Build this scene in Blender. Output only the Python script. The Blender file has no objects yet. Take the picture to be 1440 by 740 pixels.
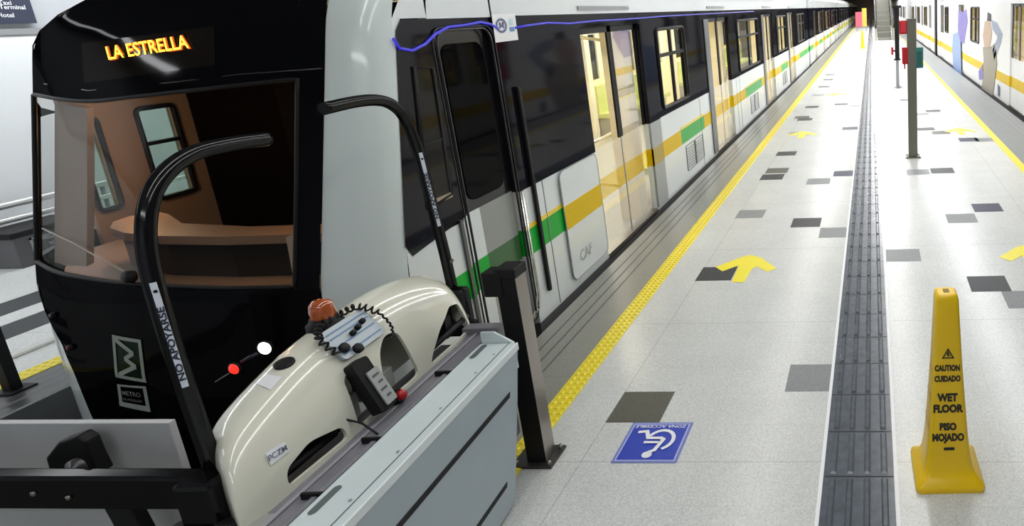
import bpy, bmesh, math, random
from mathutils import Vector, Matrix
random.seed(7)
PI = math.pi
scene = bpy.context.scene
COL = scene.collection

# ------------------------------------------------------------------ camera
F, YAW, PIT, ROL, H, CX, CY = 944.455, 0.06859199, 0.25041408, -0.04465681, 2.12538805, 1169.23, 253.376
fw = Vector((-math.sin(YAW)*math.cos(PIT), math.cos(YAW)*math.cos(PIT), -math.sin(PIT)))
r0 = Vector((math.cos(YAW), math.sin(YAW), 0)); u0 = r0.cross(fw)
rr = math.cos(ROL)*r0 + math.sin(ROL)*u0; uu = rr.cross(fw)
cam = bpy.data.cameras.new('camera'); cam_ob = bpy.data.objects.new('camera', cam); COL.objects.link(cam_ob)
cam.sensor_width = 36; cam.lens = F/1440*36
cam.shift_x = -(CX-720)/1440; cam.shift_y = -(370-CY)/1440
cam.clip_start = 0.05; cam.clip_end = 400
M3 = Matrix((rr, uu, -fw)).transposed()
cam_ob.matrix_world = Matrix.Translation((0, 0, H)) @ M3.to_4x4()
scene.camera = cam_ob
EYE = Vector((0, 0, H))
def ray(p):                                   # survey helper: direction of a sight line
    return rr*((p[0]-CX)/F) - uu*((p[1]-CY)/F) + fw
def on(p, ax, v):                             # where a sight line meets the plane axis = v
    d = ray(p); return EYE + d*((v-EYE[ax])/d[ax])

# ------------------------------------------------------------------ materials
MATS = {}
def mat(name, col, rough=0.5, metal=0.0, spec=0.5, emit=None, estr=0.0, noise=0.0, nscale=40.0, bump=0.0, coat=0.0):
    if name in MATS: return MATS[name]
    m = bpy.data.materials.new(name); m.use_nodes = True
    nt = m.node_tree; b = nt.nodes['Principled BSDF']
    c = tuple(col)+(1,)
    b.inputs['Base Color'].default_value = c
    b.inputs['Roughness'].default_value = rough
    b.inputs['Metallic'].default_value = metal
    b.inputs['Specular IOR Level'].default_value = spec
    if coat: b.inputs['Coat Weight'].default_value = coat; b.inputs['Coat Roughness'].default_value = 0.05
    if emit: b.inputs['Emission Color'].default_value = tuple(emit)+(1,); b.inputs['Emission Strength'].default_value = estr
    if noise or bump:
        tc = nt.nodes.new('ShaderNodeTexCoord'); n = nt.nodes.new('ShaderNodeTexNoise')
        n.inputs['Scale'].default_value = nscale; n.inputs['Detail'].default_value = 4
        nt.links.new(tc.outputs['Object'], n.inputs['Vector'])
        if noise:
            mx = nt.nodes.new('ShaderNodeMixRGB'); mx.blend_type = 'MULTIPLY'; mx.inputs[0].default_value = 1
            mx.inputs[1].default_value = c
            cr = nt.nodes.new('ShaderNodeValToRGB')
            cr.color_ramp.elements[0].position = .3; cr.color_ramp.elements[1].position = .7
            lo = 1-noise
            cr.color_ramp.elements[0].color = (lo, lo, lo, 1)
            nt.links.new(n.outputs['Fac'], cr.inputs[0]); nt.links.new(cr.outputs[0], mx.inputs[2])
            nt.links.new(mx.outputs[0], b.inputs['Base Color'])
        if bump:
            bp = nt.nodes.new('ShaderNodeBump'); bp.inputs['Strength'].default_value = bump; bp.inputs['Distance'].default_value = .01
            nt.links.new(n.outputs['Fac'], bp.inputs['Height']); nt.links.new(bp.outputs[0], b.inputs['Normal'])
    MATS[name] = m
    return m
def glass(name, tint, gloss=0.08, rough=0.02, film=None, filmf=0.0):
    """sheet glass: see-through tint, mirror sheen at grazing angles, optional printed film"""
    if name in MATS: return MATS[name]
    m = bpy.data.materials.new(name); m.use_nodes = True; nt = m.node_tree; nt.nodes.clear()
    out = nt.nodes.new('ShaderNodeOutputMaterial'); tr = nt.nodes.new('ShaderNodeBsdfTransparent')
    gl = nt.nodes.new('ShaderNodeBsdfGlossy'); mx = nt.nodes.new('ShaderNodeMixShader')
    fr = nt.nodes.new('ShaderNodeFresnel'); fr.inputs['IOR'].default_value = 1.45
    tr.inputs[0].default_value = tuple(tint)+(1,); gl.inputs['Roughness'].default_value = rough
    last = tr.outputs[0]
    if film:
        di = nt.nodes.new('ShaderNodeBsdfDiffuse'); di.inputs[0].default_value = tuple(film)+(1,)
        m2 = nt.nodes.new('ShaderNodeMixShader'); m2.inputs[0].default_value = filmf
        nt.links.new(last, m2.inputs[1]); nt.links.new(di.outputs[0], m2.inputs[2]); last = m2.outputs[0]
    sc = nt.nodes.new('ShaderNodeMath'); sc.operation = 'MULTIPLY'; sc.inputs[1].default_value = gloss/0.08
    sc.use_clamp = True; fr.inputs['IOR'].default_value = 1.3
    nt.links.new(fr.outputs[0], sc.inputs[0])
    nt.links.new(sc.outputs[0], mx.inputs[0]); nt.links.new(last, mx.inputs[1]); nt.links.new(gl.outputs[0], mx.inputs[2])
    nt.links.new(mx.outputs[0], out.inputs[0]); MATS[name] = m
    return m

def lacquer(name, col, fac, rough=.05):
    """dark lacquer: flat colour with a weak even sheen"""
    m = bpy.data.materials.new(name); m.use_nodes = True; nt = m.node_tree; nt.nodes.clear()
    out = nt.nodes.new('ShaderNodeOutputMaterial'); di = nt.nodes.new('ShaderNodeBsdfDiffuse'); gl = nt.nodes.new('ShaderNodeBsdfGlossy'); mx = nt.nodes.new('ShaderNodeMixShader')
    di.inputs[0].default_value = tuple(col)+(1,); gl.inputs['Roughness'].default_value = rough; mx.inputs[0].default_value = fac
    nt.links.new(di.outputs[0], mx.inputs[1]); nt.links.new(gl.outputs[0], mx.inputs[2]); nt.links.new(mx.outputs[0], out.inputs[0])
    MATS[name] = m; return m
def terrazzo(name, base, jx, jy, rough=0.16, ox=0.0, oy=0.0, spec=.5):
    m = bpy.data.materials.new(name); m.use_nodes = True; nt = m.node_tree; b = nt.nodes['Principled BSDF']
    tc = nt.nodes.new('ShaderNodeTexCoord')
    def math_(op, a, v=None):
        n = nt.nodes.new('ShaderNodeMath'); n.operation = op
        if isinstance(a, (int, float)): n.inputs[0].default_value = a
        else: nt.links.new(a, n.inputs[0])
        if v is not None:
            if isinstance(v, (int, float)): n.inputs[1].default_value = v
            else: nt.links.new(v, n.inputs[1])
        return n.outputs[0]
    sp = nt.nodes.new('ShaderNodeSeparateXYZ'); nt.links.new(tc.outputs['Object'], sp.inputs[0])
    def joint(o, per, off, w):
        f = math_('FRACT', math_('DIVIDE', math_('ADD', o, 100*per-off), per))
        d = math_('ABSOLUTE', math_('SUBTRACT', f, .5))
        return math_('GREATER_THAN', d, .5-w/per)
    ja = math_('MAXIMUM', joint(sp.outputs[0], .3, ox, .0016), joint(sp.outputs[1], .3, oy, .0016))
    jb = math_('MAXIMUM', joint(sp.outputs[0], jx, ox, .003), joint(sp.outputs[1], jy, oy, .003))
    # chips
    v = nt.nodes.new('ShaderNodeTexVoronoi'); v.inputs['Scale'].default_value = 190
    nt.links.new(tc.outputs['Object'], v.inputs['Vector'])
    n = nt.nodes.new('ShaderNodeTexNoise'); n.inputs['Scale'].default_value = 90; n.inputs['Detail'].default_value = 3
    nt.links.new(tc.outputs['Object'], n.inputs['Vector'])
    n2 = nt.nodes.new('ShaderNodeTexNoise'); n2.inputs['Scale'].default_value = 2.2; n2.inputs['Detail'].default_value = 3
    nt.links.new(tc.outputs['Object'], n2.inputs['Vector'])
    hsv = nt.nodes.new('ShaderNodeSeparateColor'); nt.links.new(v.outputs['Color'], hsv.inputs[0])
    val = math_('ADD', math_('MULTIPLY', hsv.outputs[0], .30), math_('MULTIPLY', n.outputs['Fac'], .30))
    val = math_('ADD', val, math_('MULTIPLY', n2.outputs['Fac'], .18))
    val = math_('ADD', val, .62)
    val = math_('MULTIPLY', val, math_('SUBTRACT', 1.0, math_('MULTIPLY', ja, .10)))
    val = math_('MULTIPLY', val, math_('SUBTRACT', 1.0, math_('MULTIPLY', jb, .22)))
    mx = nt.nodes.new('ShaderNodeMixRGB'); mx.blend_type = 'MULTIPLY'; mx.inputs[0].default_value = 1
    mx.inputs[1].default_value = tuple(base)+(1,); nt.links.new(val, mx.inputs[2])
    nt.links.new(mx.outputs[0], b.inputs['Base Color'])
    b.inputs['Roughness'].default_value = rough
    b.inputs['Specular IOR Level'].default_value = spec
    MATS[name] = m
    return m

terrazzo('terrazzo', (.60, .615, .60), 1.5, 1.5, .25, 0.0, 2.8)
terrazzo('granite edge', (.24, .24, .21), 50, 1.2, .30, spec=.35)
terrazzo('tile olive', (.115, .115, .095), 50, 50, .4, spec=.12)
terrazzo('tile dark', (.05, .052, .056), 50, 50, .4, spec=.12)
terrazzo('tile grey', (.26, .275, .28), 50, 50, .4, spec=.12)
terrazzo('tile navy', (.045, .05, .085), 50, 50, .4, spec=.12)
WHITE = mat('train white', (.70, .75, .76), .22, coat=.3)
CABW = mat('cab white', (.66, .73, .72), .2, coat=.4)
BLACK = lacquer('gloss black', (.002, .002, .003), .012)
BAND = lacquer('band black', (.006, .006, .010), .04)
RUB = mat('rubber', (.007, .007, .008), .55, spec=.25)
GREEN = mat('stripe green', (.008, .40, .04), .35, spec=.2)
MUST = mat('stripe mustard', (.74, .50, .002), .4, spec=.15)
YEL = mat('stripe yellow', (.85, .62, .02), .3)
CREAM = mat('interior cream', (.92, .78, .50), .45)
LINING = mat('interior lining', (.74, .70, .58), .5)
INFLOOR = mat('interior floor', (.42, .40, .34), .4)
CHROME = mat('chrome', (.75, .73, .68), .18, 1.0)
STEEL = mat('steel', (.30, .28, .25), .32, 1.0)
DGREY = mat('dark grey', (.09, .09, .095), .5)
MGREY = mat('mid grey', (.30, .31, .32), .45)
PGREY = mat('purple grey', (.20, .20, .225), .35, noise=.15, nscale=12)
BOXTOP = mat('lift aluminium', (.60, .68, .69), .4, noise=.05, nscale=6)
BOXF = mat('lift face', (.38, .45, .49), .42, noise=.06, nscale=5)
HOOD = mat('hood cream', (.68, .68, .58), .16, coat=.5)
YCONE = mat('cone yellow', (.90, .58, .002), .3, noise=.05, nscale=7)
YLINE = mat('line yellow', (.88, .72, .03), .38, noise=.08, nscale=30)
YARROW = mat('arrow yellow', (.92, .80, .02), .4)
SLATE = mat('slate', (.085, .105, .135), .25, noise=.35, nscale=18)
SLATEB = mat('slate bar', (.11, .13, .16), .16, noise=.3, nscale=25)
WHITEP = mat('white paint', (.85, .86, .88), .4)
TUBE = lacquer('tube black', (.003, .003, .004), .04, .12)
RED = mat('red', (.42, .008, .015), .35)
TEAL = mat('teal', (.03, .17, .16), .4)
POLE = mat('pole grey', (.19, .19, .155), .35, .6)
BLUE = mat('sign blue', (.012, .045, .45), .35)
PANELW = mat('panel white', (.55, .56, .57), .45, noise=.1, nscale=3)
WALLW = mat('wall white', (.86, .88, .90), .5)
WALLG = mat('wall grey', (.50, .52, .55), .5)
CEIL = mat('ceiling', (.55, .57, .60), .7)
TRACK = mat('trackbed', (.035, .04, .045), .7, noise=.5, nscale=9)
LAMPW = mat('interior lamp', (1, 1, 1), .5, emit=(1, .93, .78), estr=15)
GLASS = glass('window glass', (.86, .87, .85), .03)
GLASSD = glass('dark glass', (.10, .10, .11), .10)
SCREEN = glass('windscreen', (.68, .68, .68), .005)
FILMW = glass('door film white', (.95, .95, .95), .02, film=(.80, .82, .80), filmf=.34)
FILMM = glass('door film mustard', (.98, .95, .8), .02, film=(.74, .50, .01), filmf=.62)

# ------------------------------------------------------------------ mesh builder
class MB:
    def __init__(self): self.v = []; self.f = []; self.m = []; self.mats = []; self.sm = []
    def mi(self, m):
        if m not in self.mats: self.mats.append(m)
        return self.mats.index(m)
    def face(self, pts, m, smooth=False):
        i = len(self.v); self.v += [tuple(p) for p in pts]
        self.f.append(tuple(range(i, i+len(pts)))); self.m.append(self.mi(m)); self.sm.append(smooth)
    def box(self, x0, x1, y0, y1, z0, z1, m, T=None):
        c = [Vector((x, y, z)) for z in (z0, z1) for y in (y0, y1) for x in (x0, x1)]
        if T is not None: c = [T(p) if callable(T) else T @ p for p in c]
        i = len(self.v); self.v += [tuple(p) for p in c]; k = self.mi(m)
        for q in ((0, 2, 3, 1), (4, 5, 7, 6), (0, 1, 5, 4), (1, 3, 7, 5), (3, 2, 6, 7), (2, 0, 4, 6)):
            self.f.append(tuple(i+j for j in q)); self.m.append(k); self.sm.append(False)
    def grid(self, P, m, smooth=True, closed=False, mfun=None):
        R = len(P); C = len(P[0]); i = len(self.v)
        for row in P: self.v += [tuple(p) for p in row]
        k = self.mi(m) if not mfun else None
        for a in range(R-1):
            for b in range(C if closed else C-1):
                b2 = (b+1) % C
                self.f.append((i+a*C+b, i+a*C+b2, i+(a+1)*C+b2, i+(a+1)*C+b))
                self.m.append(k if not mfun else self.mi(mfun(a, b))); self.sm.append(smooth)
    def tube(self, path, r, m, n=10, caps=True):
        path = [Vector(p) for p in path]; rings = []; prev = None
        for j, p in enumerate(path):
            t = (path[min(j+1, len(path)-1)]-path[max(j-1, 0)]).normalized()
            if prev is None:
                a = Vector((0, 0, 1)) if abs(t.z) < .9 else Vector((1, 0, 0))
                nrm = t.cross(a).normalized()
            else: nrm = (prev - t*prev.dot(t)).normalized()
            prev = nrm; bi = t.cross(nrm)
            rad = r[j] if isinstance(r, (list, tuple)) else r
            rings.append([p+(nrm*math.cos(2*PI*q/n)+bi*math.sin(2*PI*q/n))*rad for q in range(n)])
        self.grid(rings, m, True, True)
        if caps: self.face(rings[0][::-1], m); self.face(rings[-1], m)
    def lathe(self, prof, m, origin=(0, 0, 0), n=20, axis=None, mfun=None):
        o = Vector(origin); R = Matrix.Identity(3)
        if axis is not None: R = Vector((0, 0, 1)).rotation_difference(Vector(axis)).to_matrix()
        rings = [[o+R @ Vector((r*math.cos(2*PI*q/n), r*math.sin(2*PI*q/n), z)) for q in range(n)] for r, z in prof]
        self.grid(rings, m, True, True, mfun)
    def prism(self, poly, m, d, T=lambda p: p):
        """poly = list of 3-D points, extruded by vector d"""
        a = [Vector(p) for p in poly]; b = [p+Vector(d) for p in a]
        self.face(a[::-1], m); self.face(b, m)
        for i in range(len(a)):
            j = (i+1) % len(a); self.face([a[i], a[j], b[j], b[i]], m)
    def build(self, name, parent=None, bevel=0.0, seg=2, weld=True, subsurf=0):
        me = bpy.data.meshes.new(name); me.from_pydata(self.v, [], self.f)
        for m in self.mats: me.materials.append(m)
        for p, k, s in zip(me.polygons, self.m, self.sm): p.material_index = k; p.use_smooth = s
        bm = bmesh.new(); bm.from_mesh(me)
        if weld: bmesh.ops.remove_doubles(bm, verts=bm.verts, dist=1e-5)
        bmesh.ops.recalc_face_normals(bm, faces=bm.faces)
        bm.to_mesh(me); bm.free()
        o = bpy.data.objects.new(name, me); COL.objects.link(o)
        if parent: o.parent = parent
        if bevel:
            b = o.modifiers.new('b', 'BEVEL'); b.width = bevel; b.segments = seg; b.limit_method = 'ANGLE'; b.angle_limit = .6
        if subsurf:
            s = o.modifiers.new('s', 'SUBSURF'); s.levels = subsurf; s.render_levels = subsurf
        return o
def tag(o, label=None, cat=None, group=None, kind=None):
    if label: o['label'] = label
    if cat: o['category'] = cat
    if group: o['group'] = group
    if kind: o['kind'] = kind
    return o
def thing(name, label, cat, loc=(0, 0, 0), group=None):
    o = bpy.data.objects.new(name, None); COL.objects.link(o); o.location = loc; o.empty_display_size = .1
    return tag(o, label, cat, group)
def struct(mb, name, **k): return tag(mb.build(name, **k), kind='structure')
def rebase(root, loc):
    """move an Empty to the thing's base; its parts stay where they stand"""
    root.location = loc
    for c in root.children: c.location = Vector(c.location)-Vector(loc)
def text(name, body, m, parent, origin, xdir, ydir, size, ext=.001, align='CENTER', bold=0.0, squeeze=1.0, off=0.0):
    cu = bpy.data.curves.new(name, 'FONT'); cu.body = body; cu.size = 1; cu.align_x = align; cu.align_y = 'CENTER'
    cu.extrude = 0; cu.offset = bold; cu.resolution_u = 3
    tmp = bpy.data.objects.new('tmp', cu); COL.objects.link(tmp)
    dg = bpy.context.evaluated_depsgraph_get(); dg.update()
    me = bpy.data.meshes.new_from_object(tmp.evaluated_get(dg))
    bpy.data.objects.remove(tmp)
    x = Vector(xdir).normalized(); y = Vector(ydir); y = (y-x*y.dot(x)).normalized(); z = x.cross(y)
    o0 = Vector(origin)+z*off
    for v in me.vertices:
        c = v.co.copy(); v.co = o0 + x*c.x*size*squeeze + y*c.y*size + z*ext
    me.materials.clear(); me.materials.append(m)
    o = bpy.data.objects.new(name, me); COL.objects.link(o)
    if parent: o.parent = parent
    return o
def copy_obj(o, parent=None, dy=0.0):
    c = o.copy(); COL.objects.link(c)
    if parent: c.parent = parent
    if dy: c.location = Vector(o.location)+Vector((0, dy, 0))
    return c
def rrect(y0, y1, z0, z1, r, n=5):
    out = []
    for cy_, cz, a0 in ((y1-r, z1-r, 0), (y0+r, z1-r, PI/2), (y0+r, z0+r, PI), (y1-r, z0+r, 1.5*PI)):
        for k in range(n+1):
            a = a0+PI/2*k/n; out.append((cy_+r*math.cos(a), cz+r*math.sin(a)))
    return out

# ================================================================== THE SETTING
YEND = 118.0
XE = -2.375                                    # platform edge, near train
m = MB()
TZ = MATS['terrazzo']; GR = MATS['granite edge']
m.box(-1.78, 1.86, -3, YEND, -.25, 0, TZ)
m.box(XE, -1.78, -3, YEND, -.25, 0, GR)
m.box(1.86, 2.66, -3, YEND, -.25, 0, MATS['tile grey'])
m.box(-5.1, XE, -3, 2.15, -.25, 0, GR)         # stop-end slab closing the track
for i, x in enumerate((-2.28, -2.2, -2.12)):   # fine grooves of the edge stone
    m.box(x, x+.012, 2.15, YEND, -.0, .0008, DGREY)
for i, x in enumerate((2.42, 2.52)):
    m.box(x, x+.02, -3, YEND, -.0, .0008, MGREY)
tiles = {'tile dark': [(1008, 385), (1134, 313), (1390, 399), (1106, 216), (1086, 249), (1142, 150.5), (1132, 168), (1312, 156), (1302, 181.5), (1325, 240), (1168, 105), (1165, 112), (1159, 122), (1263, 123.5), (1275, 140.5), (1206, 96)],
         'tile olive': [(902, 572), (1093, 240), (1323, 186.5), (1128, 165)],
         'tile grey': [(1143, 531), (1056, 301), (1174, 327), (1352, 307), (1270, 359), (1151, 255), (1442, 421), (1121, 187.5), (1200, 149), (1296.5, 160.5), (1385, 196.5), (1291, 242), (1150, 134), (1188, 132), (1258, 111), (1174, 96)],
         'tile navy': [(1388, 292), (1188, 244), (1196, 180.5), (1362, 196.5), (1183, 146.5)]}
for k, L in tiles.items():
    for p in L:
        c = on(p, 2, 0)
        m.box(c.x-.15, c.x+.15, c.y-.15, c.y+.15, -.002, .0008, MATS[k])
# opposite platform beyond the near train
m2 = MB()
m2.box(-9.0, -5.2, -3, YEND, -.012, 0, TZ); m2.box(-9.0, -5.205, -3, YEND, -.25, -.012, DGREY)
m2.box(-5.60, -5.2, -3, YEND, -.0, .0008, mat('edge dark', (.06, .062, .06), .3, noise=.3, nscale=20))
for k in range(3): m2.box(-5.53+k*.1, -5.50+k*.1, -3, YEND, 0, .0012, DGREY)
for (xa, xb) in ((-7.45, -7.1), (-6.85, -6.5)):
    m2.box(xa, xb, 3.0, 6.5, -.001, .0009, MATS['tile dark'])
struct(m, 'floor'); struct(m2, 'floor_left')
m = MB(); m.box(-5.2, XE, 2.15, YEND, -1.35, -1.2, TRACK); m.box(2.66, 6, -3, YEND, -1.35, -1.2, TRACK)
for xx in (-3.1, -4.5): m.box(xx-.035, xx+.035, 2.3, YEND, -1.2, -1.06, STEEL)
struct(m, 'floor_track')
m = MB()
m.box(XE, XE+.1, 2.15, YEND, -1.2, -.25, DGREY); m.box(2.56, 2.66, -3, YEND, -1.2, -.25, DGREY); m.box(-5.3, -5.2, -3, YEND, -1.2, -.25, DGREY)
struct(m, 'trim_1')
m = MB()
m.box(-9.2, -9.0, -3, YEND, .0, 2.22, WALLW); m.box(-9.2, -9.02, -3, YEND, 2.22, 3.7, WALLG)
m.box(-9.0, -8.985, -3, YEND, 2.225, 2.29, MGREY)
struct(m, 'wall_left')
m = MB(); m.box(6, 6.2, -3, YEND, -1.3, 3.7, WALLG); struct(m, 'wall_right')
m = MB(); m.box(-9.2, 6.2, YEND, YEND+.2, -1.3, 3.7, mat('far wall', (.25, .2, .28), .6)); struct(m, 'wall_back')
m = MB(); m.box(-9.2, 6.2, -3.2, -3, -1.3, 3.7, WALLG); struct(m, 'wall_front')
m = MB(); m.box(-9.2, 6.2, -3.2, YEND+.2, 3.7, 3.9, CEIL); struct(m, 'ceiling')
m = MB()
m.box(-6.12, -6.05, 2.5, 9, 0, .02, CHROME); struct(m, 'trim_2')

# yellow studded edge lines
def edge_line(x0, x1, y0, y1, studs, label):
    m = MB(); m.box(x0, x1, y0, y1, 0, .004, YLINE)
    ny = int((studs-y0)/.052); w = (x1-x0)
    for a in range(ny):
        for b in range(3):
            cx = x0+w*(b+.5)/3; cy = y0+.03+a*.052; r = .014
            base = [(cx-r, cy-r, .004), (cx+r, cy-r, .004), (cx+r, cy+r, .004), (cx-r, cy+r, .004)]
            top = [(cx-r*.55, cy-r*.55, .009), (cx+r*.55, cy-r*.55, .009), (cx+r*.55, cy+r*.55, .009), (cx-r*.55, cy+r*.55, .009)]
            m.face(top, YLINE)
            for q in range(4): m.face([base[q], base[(q+1) % 4], top[(q+1) % 4], top[q]], YLINE)
    o = m.build('edge_line', weld=False); return tag(o, label, 'edge line', 'yellow platform edge lines')
edge_line(-1.90, -1.775, 1.2, YEND, 11, 'yellow studded safety line along the platform edge beside the near train')
edge_line(1.86, 1.965, 1.2, YEND, 1.3, 'yellow safety line along the platform edge beside the far right-hand train')
edge_line(-5.74, -5.60, 1.2, 30, 7, 'yellow safety line on the opposite platform beyond the black cab front')

# tactile guide strip
m = MB()
X0, X1 = -.285, .045
m.box(X0-.018, X0, .8, YEND, 0, .003, WHITEP); m.box(X1, X1+.018, .8, YEND, 0, .003, WHITEP)
m.box(X0, X1, .8, YEND, 0, .004, SLATE)
yy = .98
while yy < 70:
    for b in range(4):
        cx = X0+.045+b*.08; r = .016
        q0 = [(cx-r, yy+.018, .004), (cx+r, yy+.018, .004), (cx+r, yy+.325, .004), (cx-r, yy+.325, .004)]; q1 = [(cx-r*.5, yy+.026, .014), (cx+r*.5, yy+.026, .014), (cx+r*.5, yy+.317, .014), (cx-r*.5, yy+.317, .014)]
        m.face(q1, SLATEB)
        for k in range(4): m.face([q0[k], q0[(k+1) % 4], q1[(k+1) % 4], q1[k]], SLATEB)
    m.box(X0+.004, X1-.004, yy-.004, yy+.004, .004, .0046, RUB)
    yy += .342
o = m.build('tactile_strip', weld=False, bevel=0); tag(o, 'dark grey ribbed tactile guide strip running along the middle of the platform', 'tactile strip')

# floor arrows
A_PX = [(1006, 376), (1016, 382), (1039, 373.5), (1029, 397), (1046, 397.5), (1057, 379), (1064, 375), (1079, 382.5), (1092, 378), (1070, 362.5), (1056, 359), (1044, 361.5)]
A0 = [on(p, 2, 0) for p in A_PX]
def arrow(dx, dy, label):
    m = MB(); m.prism([(p.x+dx, p.y+dy, .0012) for p in A0], YARROW, (0, 0, .0015))
    return tag(m.build('floor_arrow'), label, 'floor arrow', 'yellow floor arrows')
arrow(0, 0, 'large yellow floor arrow overlapping a dark tile, left of the tactile strip')
q = on((1405, 362), 2, 0); arrow(q.x-A0[0].x, q.y-A0[0].y, 'yellow floor arrow cut by the right edge of the photo, above the yellow cone')
q = on((1132, 189), 2, 0); arrow(q.x-A0[3].x-.1, q.y-A0[0].y, 'yellow floor arrow farther back on the left half of the platform')
q = on((1328, 185), 2, 0); arrow(q.x-A0[0].x, q.y-A0[0].y, 'yellow floor arrow behind the grey pole, beside a brown tile')
q = on((1164, 133), 2, 0); arrow(q.x-A0[0].x-.1, q.y-A0[0].y, 'most distant yellow floor arrow on the left half of the platform')

# accessible sign tile
sr = thing('accessibility_sign', 'blue wheelchair floor sign with white border, lying below an olive tile', 'floor sign', (-1.185, 2.955, 0))
SC = Vector((-1.18, 2.955, .002))
m = MB(); m.box(SC.x-.165, SC.x+.165, SC.y-.165, SC.y+.165, 0.0, .003, mat('sign edge', (.16, .2, .5), .4)); m.build('sign_plate', sr)
m = MB(); 
m.box(SC.x-.152, SC.x+.152, SC.y-.152, SC.y+.152, .003, .0038, mat('sign line', (.45, .5, .8), .4))
m.box(SC.x-.145, SC.x+.145, SC.y-.145, SC.y+.145, .003, .0044, BLUE); m.build('sign_face', sr)
m = MB()
def W(u, v): return Vector((SC.x+u*.30, SC.y+v*.30, .0062))   # sign face coordinates as seen from the camera
ZI = [0.0]
def stroke(pts, w):
    for a, b in zip(pts[:-1], pts[1:]):
        ZI[0] += .00012; up_ = Vector((0, 0, ZI[0]))
        a = W(*a)+up_; b = W(*b)+up_; d = (b-a).normalized(); n = Vector((-d.y, d.x, 0))*w*.3/2
        m.face([a-n-d*w*.1, b-n+d*w*.1, b+n+d*w*.1, a+n-d*w*.1], WHITEP)
# the symbol is read from the far side, so it appears upside down here
arc = [(.10+.23*math.cos(a), .03+.27*math.sin(a)) for a in [math.radians(t) for t in range(150, -75, -15)]]
stroke(arc, .065)
stroke([(-.33, .25), (-.20, .27), (-.12, .08), (.10, .08), (.16, .04), (.09, -.25), (.02, -.30)], .07)
stroke([(-.14, -.04), (.08, -.04)], .06)
m.lathe([(0, .0), (.026, 0)], WHITEP, W(-.005, -.36), 14)
m.build('wheelchair_symbol', sr, weld=False)
text('lettering', 'ZONA ACCESIBLE', WHITEP, sr, W(0, .42), (-1, 0, 0), (0, -1, 0), .034, ext=.0005, bold=.01)
rebase(sr, sr.location.copy())

# ================================================================== WET FLOOR CONE
def cone(loc, label, detail=True):
    r = thing('wet_floor_cone', label, 'safety cone', loc)
    m = MB()
    prof = [(.152, 0), (.155, .012), (.152, .03), (.125, .05), (.108, .09), (.098, .15), (.088, .25), (.076, .42), (.064, .6), (.055, .78), (.050, .885), (.046, .905), (.036, .913)]
    def ring(h, z, rad):
        pts = []
        for cx, cy, a0 in ((1, 1, 0), (-1, 1, PI/2), (-1, -1, PI), (1, -1, 1.5*PI)):
            for k in range(5):
                a = a0+PI/2*k/4; rc = rad*h
                pts.append(Vector((cx*(h-rc)+rc*math.cos(a), cy*(h-rc)+rc*math.sin(a), z)))
        return pts
    rings = [ring(h, z, .16 if z < .04 else .3) for h, z in prof]
    m.grid(rings, YCONE, True, True); m.face(rings[-1], YCONE)
    m.build('cone_body', r)
    m = MB(); m.box(-.013, .013, -.02, .02, .9105, .9135, mat('cone hole', (.25, .15, .0), .6)); m.build('top_slot', r)
    if detail:
        # lettering on the front face (faces -Y, leaning back)
        BLK = mat('print black', (.012, .012, .008), .5)
        def face_pt(z):                       # y of the front face at height z
            for (h0, z0), (h1, z1) in zip(prof[:-1], prof[1:]):
                if z0 <= z <= z1: return -(h0+(h1-h0)*(z-z0)/(z1-z0))
        up = Vector((0, .012*1.0, .18)).normalized()
        for body, z, s in (('CAUTION', .575, .037), ('CUIDADO', .525, .037), ('WET', .435, .05), ('FLOOR', .382, .05), ('PISO', .295, .046), ('MOJADO', .243, .048)):
            up = Vector((0, face_pt(z+.03)-face_pt(z-.03), .06)).normalized()
            text('lettering', body, BLK, r, (-.004, face_pt(z), z), (1, 0, 0), up, s, ext=.0022, bold=.06, squeeze={'CAUTION': .66, 'CUIDADO': .66, 'MOJADO': .72}.get(body, .8))
        for (w0, h0, ph) in ((.026, .046, 0),):
            m = MB(); z = .645
            def P(u, v, e=.002): return Vector((u, face_pt(z+v)-e, z+v))
            tri = [(-.028, -.024), (.028, -.024), (0, .026)]; tri2 = [(-.018, -.018), (.018, -.018), (0, .014)]
            for a in range(3):
                b = (a+1) % 3; m.face([P(*tri[a]), P(*tri[b]), P(*tri2[b]), P(*tri2[a])], BLK)
            m.face([P(-.003, -.014), P(.003, -.014), P(.004, .008), P(-.004, .008)], BLK)
            m.face([P(-.008, -.005), P(.01, -.012), P(.01, -.008), P(-.006, .0)], BLK)
            m.build('warning_triangle', r, weld=False)
        m = MB(); z = .19; m.face([P(-.024, -.007), P(.024, -.007), P(.024, .007), P(-.024, .007)], BLK); m.build('maker_plate', r)
        for z, s in ((.55, .03), (.42, .04), (.28, .04)):      # the side facing left carries the same print
            yd = -face_pt(z)
            up = Vector((-(face_pt(z-.03)-face_pt(z+.03))*-1, 0, .06)).normalized()
            text('lettering', {.55: 'CAUTION', .42: 'WET FLOOR', .28: 'PISO MOJADO'}[z], BLK, r, (-yd, 0, z), (0, -1, 0), up, s*.8, ext=.0022, bold=.02, squeeze=.7)
    return r
c1 = cone((.29, 2.735, 0), 'yellow wet floor safety cone with black lettering, standing in the foreground'); c1.rotation_euler.z = math.radians(2)
c2 = cone((-.52, 36.2, 0), 'tiny distant yellow safety cone far down the platform beside the tactile strip', False)

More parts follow.
